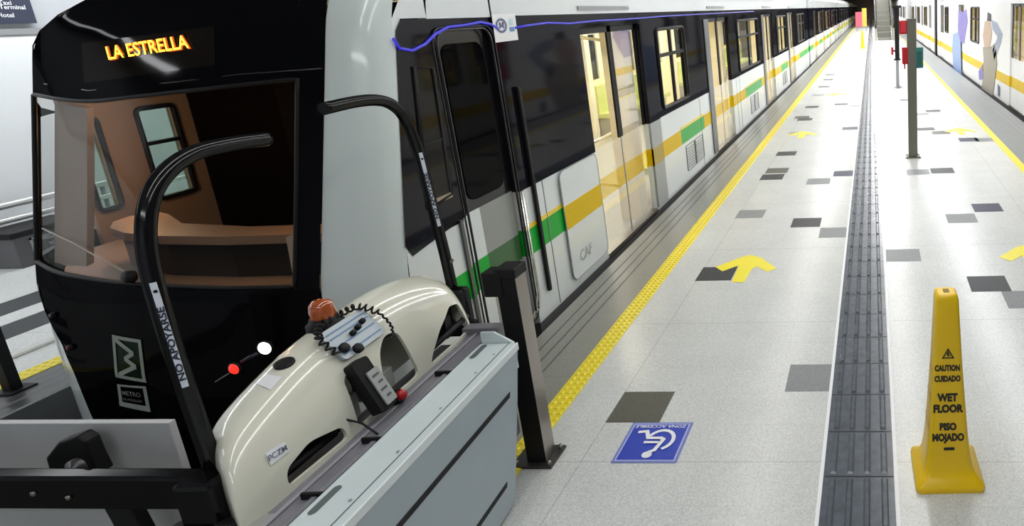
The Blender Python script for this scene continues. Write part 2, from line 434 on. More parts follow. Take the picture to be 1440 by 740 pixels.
# ================================================================== POLES ON THE PLATFORM
pr = thing('equipment_pole', 'grey-green square pole carrying two red boxes and a teal box', 'pole', (.54, 9.5, 0))
m = MB(); m.box(-.064, .064, -.052, .052, .012, 1.93, POLE); m.box(-.067, .067, -.056, .056, 1.925, 1.94, DGREY); m.build('post', pr, bevel=.006)
m = MB(); m.box(-.11, .11, -.1, .1, 0, .014, POLE)
for sx in (-1, 1):
    for sy in (-1, 1): m.lathe([(0, .03), (.012, .03), (.014, .014)], STEEL, (sx*.08, sy*.075, 0), 8)
m.build('base_plate', pr)
m = MB(); m.box(-.165, -.064, -.06, .06, 1.74, 1.92, RED); m.box(-.150, -.08, -.066, -.058, 1.76, 1.90, mat('red light', (.6, .03, .05), .3)); m.build('alarm_box', pr, bevel=.012)
m = MB(); m.box(-.135, -.052, -.06, .06, 1.33, 1.56, RED); m.lathe([(.012, 0), (.012, .1), (.0, .1)], RED, (-.1, -.02, 1.26), 8); m.build('extinguisher_bracket', pr, bevel=.012)
m = MB(); m.box(.052, .155, -.06, .06, 1.27, 1.55, TEAL); m.box(.07, .14, -.068, -.058, 1.30, 1.50, mat('teal dark', (.02, .11, .10), .4)); m.build('teal_box', pr, bevel=.012)
p2 = thing('tall_post', 'thin post with black upper half behind the grey equipment pole', 'pole', (.655, 18.3, 0))
m = MB(); m.box(-.045, .045, -.045, .045, .01, .72, MGREY); m.build('lower_post', p2)
m = MB(); m.box(-.06, .06, -.06, .06, .72, 2.06, RUB); m.box(-.12, .12, -.1, .1, 2.06, 2.12, RUB); m.box(-.09, .09, -.07, .07, .70, .74, RUB); m.build('upper_post', p2)
m = MB(); m.box(-.1, .1, -.1, .1, 0, .012, MGREY); m.build('base_plate', p2)
m = MB(); m.box(-.16, -.1, -.05, .05, .85, 1.05, RED); m.box(-.1, -.06, -.02, .02, .93, .97, RUB); m.build('red_button_box', p2)

# steel post at the end of the lift
po = thing('steel_post', 'square brushed steel post on a bolted base plate behind the grey lift', 'post', (-1.71, 2.83, 0))
SPB = Vector((-1.755, 2.775, 0)); lean = Vector((.045, -.01, 1.0))
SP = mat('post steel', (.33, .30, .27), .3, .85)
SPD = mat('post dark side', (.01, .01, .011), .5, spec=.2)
m = MB()
def postT(p): return Vector((p.x, p.y, p.z))
m.box(-.045, .045, -.05, .05, .014, 1.0, SP); m.build('post', po, bevel=.004)
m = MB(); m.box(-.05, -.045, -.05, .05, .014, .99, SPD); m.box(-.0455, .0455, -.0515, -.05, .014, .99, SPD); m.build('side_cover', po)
m = MB(); m.box(-.05, .05, -.056, .056, .985, 1.035, RUB); m.box(-.11, -.02, -.06, .03, .90, 1.02, RUB); m.build('post_cap', po, bevel=.006)
m = MB(); m.box(-.12, .085, -.085, .085, 0, .014, mat('plate dark', (.05, .05, .05), .4, .5))
for sx, sy in ((.066, -.065), (.066, .065), (-.1, -.065), (-.1, .065)): m.lathe([(0, .03), (.01, .03), (.012, .014)], STEEL, (sx, sy, 0), 8)
m.build('base_plate', po)

# ================================================================== NEAR TRAIN
XS = -2.44; XO = -5.12                       # platform side and far side of the body
train = thing('metro_train', 'white metro train with black cab front and green and yellow stripe, at the left edge', 'train', (0, 0, 0))
PLAN = [(-2.44, 3.13), (-2.46, 3.05), (-2.52, 3.0), (-2.64, 2.965), (-2.8, 2.925), (-3.0, 2.885), (-3.2, 2.855), (-3.6, 2.84), (-4.0, 2.89), (-4.4, 3.05), (-4.72, 3.29), (-4.9, 3.52), (-5.02, 3.75), (-5.09, 4.05), (-5.12, 4.5)]
def plan(x):
    P = PLAN
    if x >= P[0][0]: return P[0][1]
    if x <= P[-1][0]: return P[-1][1]
    for i in range(len(P)-1):
        if P[i][0] >= x >= P[i+1][0]:
            x0, y0 = P[i]; x1, y1 = P[i+1]
            def sl(k):
                if k <= 0: return (P[1][1]-P[0][1])/(P[1][0]-P[0][0])
                if k >= len(P)-1: return (P[-1][1]-P[-2][1])/(P[-1][0]-P[-2][0])
                a = (P[k][1]-P[k-1][1])/(P[k][0]-P[k-1][0]); b = (P[k+1][1]-P[k][1])/(P[k+1][0]-P[k][0])
                return 0 if a*b <= 0 else 2*a*b/(a+b)
            h = x1-x0; t = (x-x0)/h; m0 = sl(i)*h; m1 = sl(i+1)*h
            return y0*(2*t**3-3*t*t+1)+m0*(t**3-2*t*t+t)+y1*(-2*t**3+3*t*t)+m1*(t**3-t*t)
def rake(z):
    r = 0
    if z > 2.15: r += 1.3*(z-2.15)**2
    if z < .9: r -= .03*min(1, (.9-z)/.4)
    return r
def fy(x, z):
    k = min(max((-3.0-x)/1.6, 0), 1)
    return plan(x)+rake(z)+(max(z-.9, 0)*(.2+.07*k))
def hit(p, out=0.0):                         # sight line meets the cab front
    d = ray(p); lo, hi = 1.0, 12.0
    g = lambda k: (EYE+d*k).y-fy((EYE+d*k).x, (EYE+d*k).z)
    k = lo
    while k < hi and g(k) < 0: k += .02
    a, b = k-.02, k
    for _ in range(30):
        c = (a+b)/2
        if g(c) < 0: a = c
        else: b = c
    q = EYE+d*b
    return q
def norm(x, z):
    e = .01
    return Vector((fy(x+e, z)-fy(x-e, z), -2*e, fy(x, z+e)-fy(x, z-e))).normalized()
def S(x, z, out=0.0):
    p = Vector((x, fy(x, z), z)); return p+norm(x, z)*out if out else p
def interp(T, z):
    T = sorted(T)
    if z <= T[0][0]: return T[0][1]
    if z >= T[-1][0]: return T[-1][1]
    for (a, va), (b, vb) in zip(T[:-1], T[1:]):
        if a <= z <= b: return va+(vb-va)*(z-a)/(b-a)
XLT = [(-1.0, -4.08), (.0, -4.14), (.25, -4.19), (.45, -4.21), (.6, -4.27), (.7, -4.40), (.78, -4.50), (2.10, -4.49), (2.171, -4.34), (2.311, -3.92), (2.471, -3.5), (2.62, -3.2)]
RH = [hit(p) for p in [(461, 8), (456, 150), (451, 400)]]
XRT = [(p.z, p.x) for p in RH]+[(-1.0, RH[-1].x-.1)]
def XL(z): return interp(XLT, z)
def XR(z): return interp(XRT, z)
ZTOP = 2.62
WR = [hit(p) for p in [(421, 105), (420, 250), (417, 408)]]
XWT = [(p.z, p.x) for p in WR]+[(-1.0, WR[-1].x-.05), (2.6, WR[0].x+.03)]
def XW(z): return interp(XWT, z)
U1 = .9                                         # right edge of the windscreen in mask columns
def SU(u, z, out=0.0):
    if u <= U1: x = XL(z)+(XW(z)-XL(z))*u/U1
    else: x = XW(z)+(XR(z)-XW(z))*(u-U1)/(1-U1)
    return S(x, z, out)
def to_u(p): return (p.x-XL(p.z))/(XW(p.z)-XL(p.z))*U1
WT = [hit(p) for p in [(66, 135), (130, 144), (250, 130), (420, 111)]]
WB = [hit(p) for p in [(70, 375), (110, 388), (200, 399), (300, 404), (416, 403)]]
ZT = [(to_u(p), p.z) for p in WT]; ZB = [(to_u(p), p.z) for p in WB]
U0 = .03
def zt(u): return interp(ZT, u)
def zb(u): return interp(ZB, u)
def smoothed(f, w=.06): return lambda u: sum(f(min(max(u+k*w/3, U0), U1)) for k in range(-3, 4))/7
zts, zbs = smoothed(zt), smoothed(zb)
# black mask
m = MB()
N = 60
us = [U0+(U1-U0)*i/N for i in range(N+1)]
OUT = .012
for lo, hi, n in ((lambda u: -1.0, zbs, 44), (zts, lambda u: ZTOP, 14)):
    m.grid([[SU(u, lo(u)+(hi(u)-lo(u))*k/n, OUT) for u in us] for k in range(n+1)], BLACK)
for a, b, n in ((0, U0, 2), (U1, 1, 4)):
    uu_ = [a+(b-a)*i/n for i in range(n+1)]
    m.grid([[SU(u, -1.0+(ZTOP+1.0)*k/50, OUT) for u in uu_] for k in range(51)], BLACK)
m.build('cab_mask', train)
m = MB()
m.grid([[SU(u, zbs(u)+(zts(u)-zbs(u))*k/16, .004) for u in us] for k in range(17)], SCREEN)
m.build('windscreen', train)
m = MB()                                       # rim of the windscreen
rim = [SU(u, zbs(u), .012) for u in us]+[SU(U1, zbs(U1)+(zts(U1)-zbs(U1))*k/16, .012) for k in range(1, 16)]+[SU(u, zts(u), .012) for u in us[::-1]]+[SU(U0, zts(U0)+(zbs(U0)-zts(U0))*k/16, .012) for k in range(1, 17)]
m.tube(rim, .011, RUB, 6, False); m.build('windscreen_seal', train)
# white shell corners and roof
m = MB()
zz = [-1.0+(ZTOP+1.0)*k/50 for k in range(51)]
m.grid([[S(XR(z)+(XS-XR(z))*(i/16), z) for i in range(17)] for z in zz], CABW)
def XLs(z):
    k = min(max((z-1.65)/.2, 0), 1); return min(XL(z)-.015, XO*(1-k)+(XL(z)-.015)*k)
for za_, zb_, mt_, lim in ((-1.0, .75, CABW, XO), (.75, .95, BLACK, XO), (.95, 1.72, BLACK, -4.74), (1.72, ZTOP, BLACK, XO)):
    zl = [za_+(zb_-za_)*k/18 for k in range(19)]
    m.grid([[S(XL(z)+(max(XLs(z), lim)-XL(z))*(i/14), z) for i in range(15)] for z in zl], mt_)
m.build('cab_shell', train)
ytop = lambda z: fy(XS, z)
# cab side wall: front edge follows the raked corner
YD0 = 3.66
m = MB()
zr = [-.9, .02, .53, .71, 1.0, 2.17, 2.3, 2.45, ZTOP]
for a, b, mt in ((-.9, .02, DGREY), (.02, .53, WHITE), (.53, .71, WHITE), (.71, 1.0, WHITE), (2.17, 2.62, WHITE)):
    m.face([(XS, ytop(a), a), (XS, YD0, a), (XS, YD0, b), (XS, ytop(b), b)], mt)
m.face([(XS, ytop(1.0), 1.0), (XS, ytop(2.17), 2.17), (XS, ytop(2.17)+.06, 2.17), (XS, ytop(1.0)+.06, 1.0)], WHITE)
m.box(XS-.05, XS, YD0, 4.32, 2.165, 2.5, WHITE)
m.face([(XS, ytop(2.5), 2.5), (XS, 4.32, 2.5), (XS-.12, 4.32, 2.68), (XS-.12, fy(XS-.12, ZTOP), ZTOP)], WHITE)
rp = [(-2.56, 2.68), (-2.94, 2.85), (-3.64, 2.9), (-4.34, 2.75), (-4.84, 2.35), (XO, 1.96)]
fr_ = [S(XR(ZTOP)+(XL(ZTOP)-XR(ZTOP))*k/5, ZTOP) for k in range(5)]+[S(XL(1.96)-.02, 1.96)]
m.grid([[(x, 4.32, z) for x, z in rp], fr_], WHITE, True)
m.box(XS, XS+.002, 3.42, YD0, .53, .71, GREEN)
m.build('cab_side', train)
m = MB()
ya, yb = ytop(1.0)+.012, ytop(2.17)+.006
cpts = [(ya+.02, .96), (YD0, 1.02), (YD0, 2.165), (yb+.05, 2.165), (yb, 2.11), (ya-.02, 1.03)]
wp = [(3.40, 1.14), (3.60, 1.17), (3.64, 1.93), (3.50, 1.93)]       # small cab side window
m.face([(XS+.004, y, z) for y, z in cpts], BAND); m.build('cab_window_band', train)
ws = MB(); ring = [Vector((XS+.008, y, z)) for y, z in [(3.37, 1.16), (3.58, 1.19), (3.615, 1.9), (3.47, 1.92), ]]
ws.tube(ring+[ring[0]], .012, RUB, 6); ws_o = ws.build('cab_side_window', train)
ws = MB(); ws.face(ring, lacquer('side pane', (.018, .016, .013), .03)); ws.box(XS+.006, XS+.014, 3.42, 3.6, 1.5, 1.515, RUB)
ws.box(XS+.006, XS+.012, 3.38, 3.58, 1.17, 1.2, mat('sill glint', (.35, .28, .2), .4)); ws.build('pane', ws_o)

# cab front fittings --------------------------------------------------
def led_pt(p): return hit(p)
dp = MB()
dpx = [(120, 62), (305, 38), (306, 92), (124, 118)]
DPH = [hit(p) for p in dpx]
def bil(P, s, t): return P[0].lerp(P[1], s).lerp(P[3].lerp(P[2], s), t)
dg = [[None]*9 for _ in range(4)]
for j in range(4):
    for i in range(9):
        q = bil(DPH, i/8, j/3); dg[j][i] = S(q.x, q.z, .0135)
dp.grid(dg, lacquer('display', (.008, .005, .003), .02)); disp = dp.build('destination_display', train)
la, lb = hit((154, 78)), hit((276, 60))
mid = (la+lb)/2; nx = norm(mid.x, mid.z)
LEDY = mat('led yellow', (.1, .05, 0), .5, emit=(1, .50, .03), estr=4.2)
LEDHALO = mat('led halo', (.1, .02, 0), .5, emit=(1, .11, .005), estr=.55)
xd = (lb-la).normalized()
text('led_glow', 'LA ESTRELLA', LEDHALO, disp, mid+nx*.021, xd, (0, .1, 1), .088, ext=0, bold=.05, squeeze=.87)  # wider dim red copy paints the halo round the lit letters
text('led_lettering', 'LA ESTRELLA', LEDY, disp, mid+nx*.027, xd, (0, .1, 1), .088, ext=0, bold=.006, squeeze=.87)
# crest line of the header
m = MB(); L1 = [hit(p) for p in ((68, 118), (130, 128), (250, 116), (340, 105), (455, 97))]
m.tube([S(p.x, p.z, .014) for p in L1], .004, mat('trim black', (.02, .02, .02), .2), 6); m.build('header_trim', train)
# headlights
def lampdisc(p, rx, rz, mt, name):
    c = hit(p); n = norm(c.x, c.z); c = c+n*.012
    m = MB(); prof = [(rx*1.25, 0), (rx*1.3, .012), (rx*1.05, .016)]
    m.lathe(prof, RUB, c, 18, n); o = m.build(name, train)
    m = MB(); m.lathe([(rx*1.05, .012), (rx*.8, .02), (0, .023)], mt, c, 18, n); m.build('lens', o)
lampdisc((377, 487), .030, .02, mat('headlamp', (1, 1, 1), .3, emit=(1, .97, 1), estr=7), 'headlight')
lampdisc((335, 516), .026, .02, mat('tail lamp', (.5, 0, 0), .3, emit=(1, .03, .02), estr=1.4), 'tail_light')
a, b = hit((345, 506)), hit((368, 494))
m = MB(); m.tube([S(a.x, a.z, .02), S(b.x, b.z, .02)], .012, mat('lamp bridge', (.03, .025, .04), .2), 8); m.build('lamp_bar', train)
a, b = hit((308, 534)), hit((328, 522))
m = MB(); m.tube([S(a.x, a.z, .02), S(b.x, b.z, .02)], .003, MGREY, 6); m.build('lamp_reflection', train)  # reflection streak beside the tail light, shaped as a thin grey rod
for p, mt, nm in (((82, 442), mat('lamp dim', (.12, .10, .16), .2), 'headlight'), ((106, 487), mat('tail dim', (.25, .02, .02), .25), 'tail_light')):
    lampdisc(p, .012, .02, mt, nm)
# emblem and name plate
EMB = mat('emblem grey', (.30, .33, .29), .4); EMG = lacquer('emblem green', (.004, .016, .007), .02)
EP = [hit(p) for p in ((163, 469), (203, 476), (211, 536), (168, 528))]
def ep(s, t, out): q = bil(EP, s, t); return S(q.x, q.z, out)
def frame_px(m, P, w, mt, out):
    f = lambda s, t: (lambda q: S(q.x, q.z, out))(bil(P, s, t))
    o = [(0, 0), (1, 0), (1, 1), (0, 1)]; i = [(w, w*.8), (1-w, w*.8), (1-w, 1-w*.8), (w, 1-w*.8)]
    for k in range(4):
        j = (k+1) % 4
        lp = lambda a, b, t: (a[0]+(b[0]-a[0])*t, a[1]+(b[1]-a[1])*t)
        m.grid([[f(*lp(o[k], o[j], t/8)) for t in range(9)], [f(*lp(i[k], i[j], t/8)) for t in range(9)]], mt, True)
m = MB(); m.grid([[ep(a/8, b/8, .014) for a in range(9)] for b in range(9)], EMG, True); frame_px(m, EP, .1, EMB, .0165)
zig = [(.1, .09), (.68, .36), (.38, .5), (.72, .66), (.1, .92)]
for (a, b) in zip(zig[:-1], zig[1:]):
    m.grid([[ep(a[0]+(b[0]+.04-a[0])*q/6, a[1]+(b[1]-a[1])*q/6+dv, .0175) for q in range(7)] for dv in (-.055, .055)], EMB, True)
m.build('emblem', train, weld=False)
NP = [hit(p) for p in ((170, 538), (210, 541), (217, 577), (174, 568))]
m = MB(); frame_px(m, NP, .11, EMB, .0165)
npf = lambda s, t, o: (lambda q: S(q.x, q.z, o))(bil(NP, s, t))
m.grid([[npf(q/8, v, .0175) for q in range(9)] for v in (.78, .9, 1)], EMB, True)
plate = m.build('name_plate', train, weld=False)
c = npf(.5, .36, .024); xd = npf(1, .36, .015)-npf(0, .36, .015)
text('lettering', 'METRO', mat('plate text', (.16, .17, .16), .4), plate, c, xd, npf(.5, 0, .015)-npf(.5, 1, .015), .036, ext=.002, bold=.012)
c = npf(.5, .62, .024)
text('lettering', 'DE MEDELLIN', MATS['plate text'], plate, c, xd, npf(.5, 0, .015)-npf(.5, 1, .015), .02, ext=.002)
for o_ in plate.children:                        # lettering follows the curved front
    for v_ in o_.data.vertices: v_.co = S(v_.co.x, v_.co.z, .019)
# wiper
m = MB(); wpts = [hit(p) for p in ((68, 321), (110, 341), (150, 364), (188, 385))]
m.tube([S(p.x, p.z, .02) for p in wpts], .004, mat('wiper arm', (.45, .40, .34), .4), 6)
c = hit((190, 388)); m.lathe([(.03, 0), (.03, .03), (0, .035)], RUB, S(c.x, c.z, .01), 10, norm(c.x, c.z)); m.build('wiper', train)

# cab interior --------------------------------------------------------
CABIN = mat('cabin beige', (.50, .36, .25), .5); CABD = mat('cabin dark', (.008, .006, .005), .9, spec=0)
XI = -4.98
w2 = [on(p, 0, XI) for p in ((190, 156), (240, 150), (268, 262), (228, 280))]
w1 = [on(p, 0, XI) for p in ((132, 168), (140, 168), (157, 290), (130, 298))]
Y1a, Y1b = w1[0].y-.12, (w1[2].y+w1[1].y)/2; Z1a, Z1b = (w1[2].z+w1[3].z)/2, w1[0].z
Y2a, Y2b = (w2[0].y+w2[3].y)/2, (w2[1].y+w2[2].y)/2; Z2a, Z2b = (w2[2].z+w2[3].z)/2, (w2[0].z+w2[1].z)/2
def wall_with_holes(m, x0, x1, ya, yb, za, zb_, holes, mt):
    ys = sorted({ya, yb}|{h[0] for h in holes}|{h[1] for h in holes}); zs_ = sorted({za, zb_}|{h[2] for h in holes}|{h[3] for h in holes})
    for y0, y1 in zip(ys[:-1], ys[1:]):
        for z0, z1 in zip(zs_[:-1], zs_[1:]):
            cy, cz = (y0+y1)/2, (z0+z1)/2
            if any(h[0] < cy < h[1] and h[2] < cz < h[3] for h in holes): continue
            m.box(x0, x1, y0, y1, z0, z1, mt)
YB = 4.64
Y1a = max(Y1a, 3.85)
holes = [(Y1a, Y1b, Z1a, Z1b), (Y2a, Y2b, Z2a, Z2b)]
m = MB(); wall_with_holes(m, XI-.03, XI, 3.82, YB, .3, 2.12, holes, CABIN)
m.build('cab_lining', train)
m = MB(); pp = [hit(p)+Vector((.0, .05, 0)) for p in ((61, 146), (68, 147), (80, 150), (106, 155), (107, 260), (106, 380), (80, 380), (68, 376), (61, 374))]
m.prism(pp, mat('pillar beige', (.60, .46, .36), .5), (-.02, .05, 0)); m.build('windscreen_pillar', train)
m = MB(); wall_with_holes(m, XO, XO+.03, 4.3, YB+.06, -1.0, 1.95, [(4.3, YB+.04, Z1a-.1, Z1b+.1)], WHITE); m.build('cab_far_side', train)
m = MB()
for h in holes:
    r_ = [Vector((XI+.012, y, z)) for y, z in rrect(h[0]-.012, h[1]+.012, h[2]-.012, h[3]+.012, .03, 3)]
    m.tube(r_+[r_[0]], .016, RUB, 6, False)
m.box(XI-.02, XI+.02, Y2a, Y2b, Z2a+(Z2b-Z2a)*.60, Z2a+(Z2b-Z2a)*.64, RUB)
fo = m.build('cab_window_frame', train)
m = MB()
for h in holes: m.box(XI-.012, XI-.008, h[0], h[1], h[2], h[3], glass('cab side pane', (.66, .76, .70), .01))
m.build('pane', fo)
m = MB(); m.box(XI, XS-.05, YB-.04, YB, -.2, 2.25, CABD); m.box(XI+.7, XI+1.2, YB-.06, YB-.04, .2, 2.0, mat('cabin door', (.013, .010, .008), .8, spec=.05))
for x in (-3.95, -3.7, -3.25): m.box(x, x+.012, YB-.06, YB-.04, .3, 2.1, RUB)
m.build('cab_partition', train)
m = MB(); m.box(XI, XS-.06, 3.8, YB, .25, .3, CABD); m.build('cab_floor', train)
m = MB(); m.box(XI+.1, XS-.06, 3.85, YB, 2.12, 2.16, CABD); m.box(XI+.9, XS-.06, 3.45, 3.85, 2.12, 2.16, CABD); m.build('cab_ceiling', train)
m = MB()
# curved dashboard: wide console with rounded left end
def dash(off, z): return [Vector((x, y, z)) for x, y in off]
outer = [(-2.62, 3.16), (-3.0, 3.13), (-3.4, 3.12), (-3.8, 3.16), (-4.08, 3.23), (-4.28, 3.33), (-4.40, 3.45), (-4.42, 3.56), (-4.34, 3.64), (-4.2, 3.58), (-3.9, 3.38), (-3.4, 3.29), (-2.62, 3.31)]
inner = [(x+(.02 if x < -4.2 else 0), y+.03) for x, y in outer[:9]]+outer[9:]
m.grid([dash(outer, 1.065), dash(outer, 1.112)], mat('dash tan', (.40, .24, .14), .45), False, True)
m.face(dash(outer, 1.112), MATS['dash tan'])
m.grid([dash(inner, .86), dash(inner, 1.065)], mat('dash dark', (.035, .032, .028), .3), False, True)
m.build('dashboard', train)
m = MB()                                        # shelf under the windscreen
sh = [(-2.6, 3.0), (-3.0, 2.93), (-3.6, 2.90), (-4.0, 2.95), (-4.4, 3.11), (-4.66, 3.33), (-4.9, 3.66), (-4.9, 3.9), (-2.6, 3.9)]
m.prism([(x, y+.02, .855) for x, y in sh], MATS['dash tan'], (0, 0, .02)); m.build('windscreen_shelf', train)
m = MB(); pp = [on(p, 1, 3.06) for p in ((402, 334), (417, 328), (418, 388), (411, 384))]; m.prism(pp, mat('warm panel', (.80, .60, .42), .5), (0, .03, 0)); m.build('side_console', train)

# side: cab door ------------------------------------------------------
DOORG = mat('door grey', (.28, .30, .28), .3); DOORGR = mat('door stripe dark', (.012, .10, .02), .3)
d = MB()
y0, y1 = 3.70, 4.26
d.box(XS-.06, XS-.004, YD0, y0-.001, 1.02, 2.165, BAND); d.box(XS-.06, XS-.004, y1, 4.31, 1.02, 2.165, BAND); d.box(XS-.06, XS-.004, y0-.001, y1, 2.1, 2.165, BAND); d.box(XS-.05, XS-.03, y0, y1, .08, .53, DOORG); d.box(XS-.05, XS-.03, y0, y1, .53, .71, DOORGR); d.box(XS-.05, XS-.03, y0, y1, .71, 1.02, DOORG)
d.box(XS-.05, XS-.03, y0, y1, 1.02, 2.1, mat('door black', (.006, .006, .007), .2))
d.box(XS-.052, XS-.028, y0, y0+.17, .08, 1.02, WHITE); d.box(XS-.052, XS-.026, y0, y0+.17, .53, .71, GREEN)
cdoor = d.build('cab_door', train)
d = MB(); pane = [(XS-.022, y, z) for y, z in rrect(y0+.07, y1-.07, 1.08, 2.02, .08)]
d.face(pane, BLACK); d.build('door_pane', cdoor)
for off, rad, mt in ((0.0, .007, mat('seal trim', (.03, .03, .033), .25, .3)), (.035, .005, MATS['seal trim'])):
    d = MB(); R_ = [Vector((XS+.005, y, z)) for y, z in rrect(y0-off, y1+off, .06, 2.1+off*.4, .09)]
    d.tube(R_+[R_[0]], rad, mt, 6, False); d.build('door_seal', cdoor)
for yy_ in (4.30, 4.335):
    m = MB(); m.tube([(XS+.004, yy_, 1.0), (XS+.004, yy_, .24), (XS+.004, yy_-.03, .14), (XS+.004, yy_-.12, .09)], .008, CHROME, 6); m.build('door_trim', train)
m = MB(); m.box(XS+.006, XS+.03, 4.45, 4.485, .2, 1.7, RUB); m.build('grab_handle', train, bevel=.006)
m = MB(); m.box(XS+.004, XS+.016, 3.60, 3.625, .15, 1.02, mat('grab steel', (.12, .12, .12), .3, .8)); m.build('grab_handle', train)
# blue reflection along the window band, shaped as a glowing tube
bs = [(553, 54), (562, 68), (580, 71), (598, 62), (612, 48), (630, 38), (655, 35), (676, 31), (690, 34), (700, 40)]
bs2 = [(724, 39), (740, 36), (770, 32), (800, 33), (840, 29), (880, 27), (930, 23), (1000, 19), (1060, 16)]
BL = mat('blue reflection', (.01, .01, .1), .4, emit=(.06, .05, .9), estr=.5)
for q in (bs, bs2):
    m = MB(); m.tube([on(p, 0, XS+.012) for p in q], .008, BL, 6); m.build('blue_reflection', train)
# side sticker on the band
st = MB(); cpx = [on(p, 0, XS+.012) for p in ((691, 20), (724, 19), (729, 56), (697, 60))]
st.face(cpx, WHITEP); sto = st.build('sticker', train)
st = MB()
def sp(s, t): return bil(cpx, s, t)+Vector((.002, 0, 0))
pr_ = [[sp(.33+r*math.cos(k*PI/10), .42+1.15*r*math.sin(k*PI/10)) for k in range(20)] for r in (.16, .235)]
st.grid(pr_, mat('sticker ink', (.12, .14, .28), .5), False, True)
for a, b in (((.25, .52), (.27, .3)), ((.27, .3), (.33, .48)), ((.33, .48), (.40, .3)), ((.40, .3), (.42, .52))):
    st.face([sp(a[0]-.02, a[1]), sp(a[0]+.03, a[1]), sp(b[0]+.03, b[1]), sp(b[0]-.02, b[1])], MATS['sticker ink'])
st.face([sp(.66, .5), sp(.88, .5), sp(.88, .66), sp(.66, .66)], mat('sticker blue', (.12, .28, .55), .5))
st.face([sp(.68, .18), sp(.84, .18), sp(.84, .42), sp(.68, .42)], mat('sticker pale', (.55, .75, .82), .5)); st.build('printed_emblem', sto, weld=False)

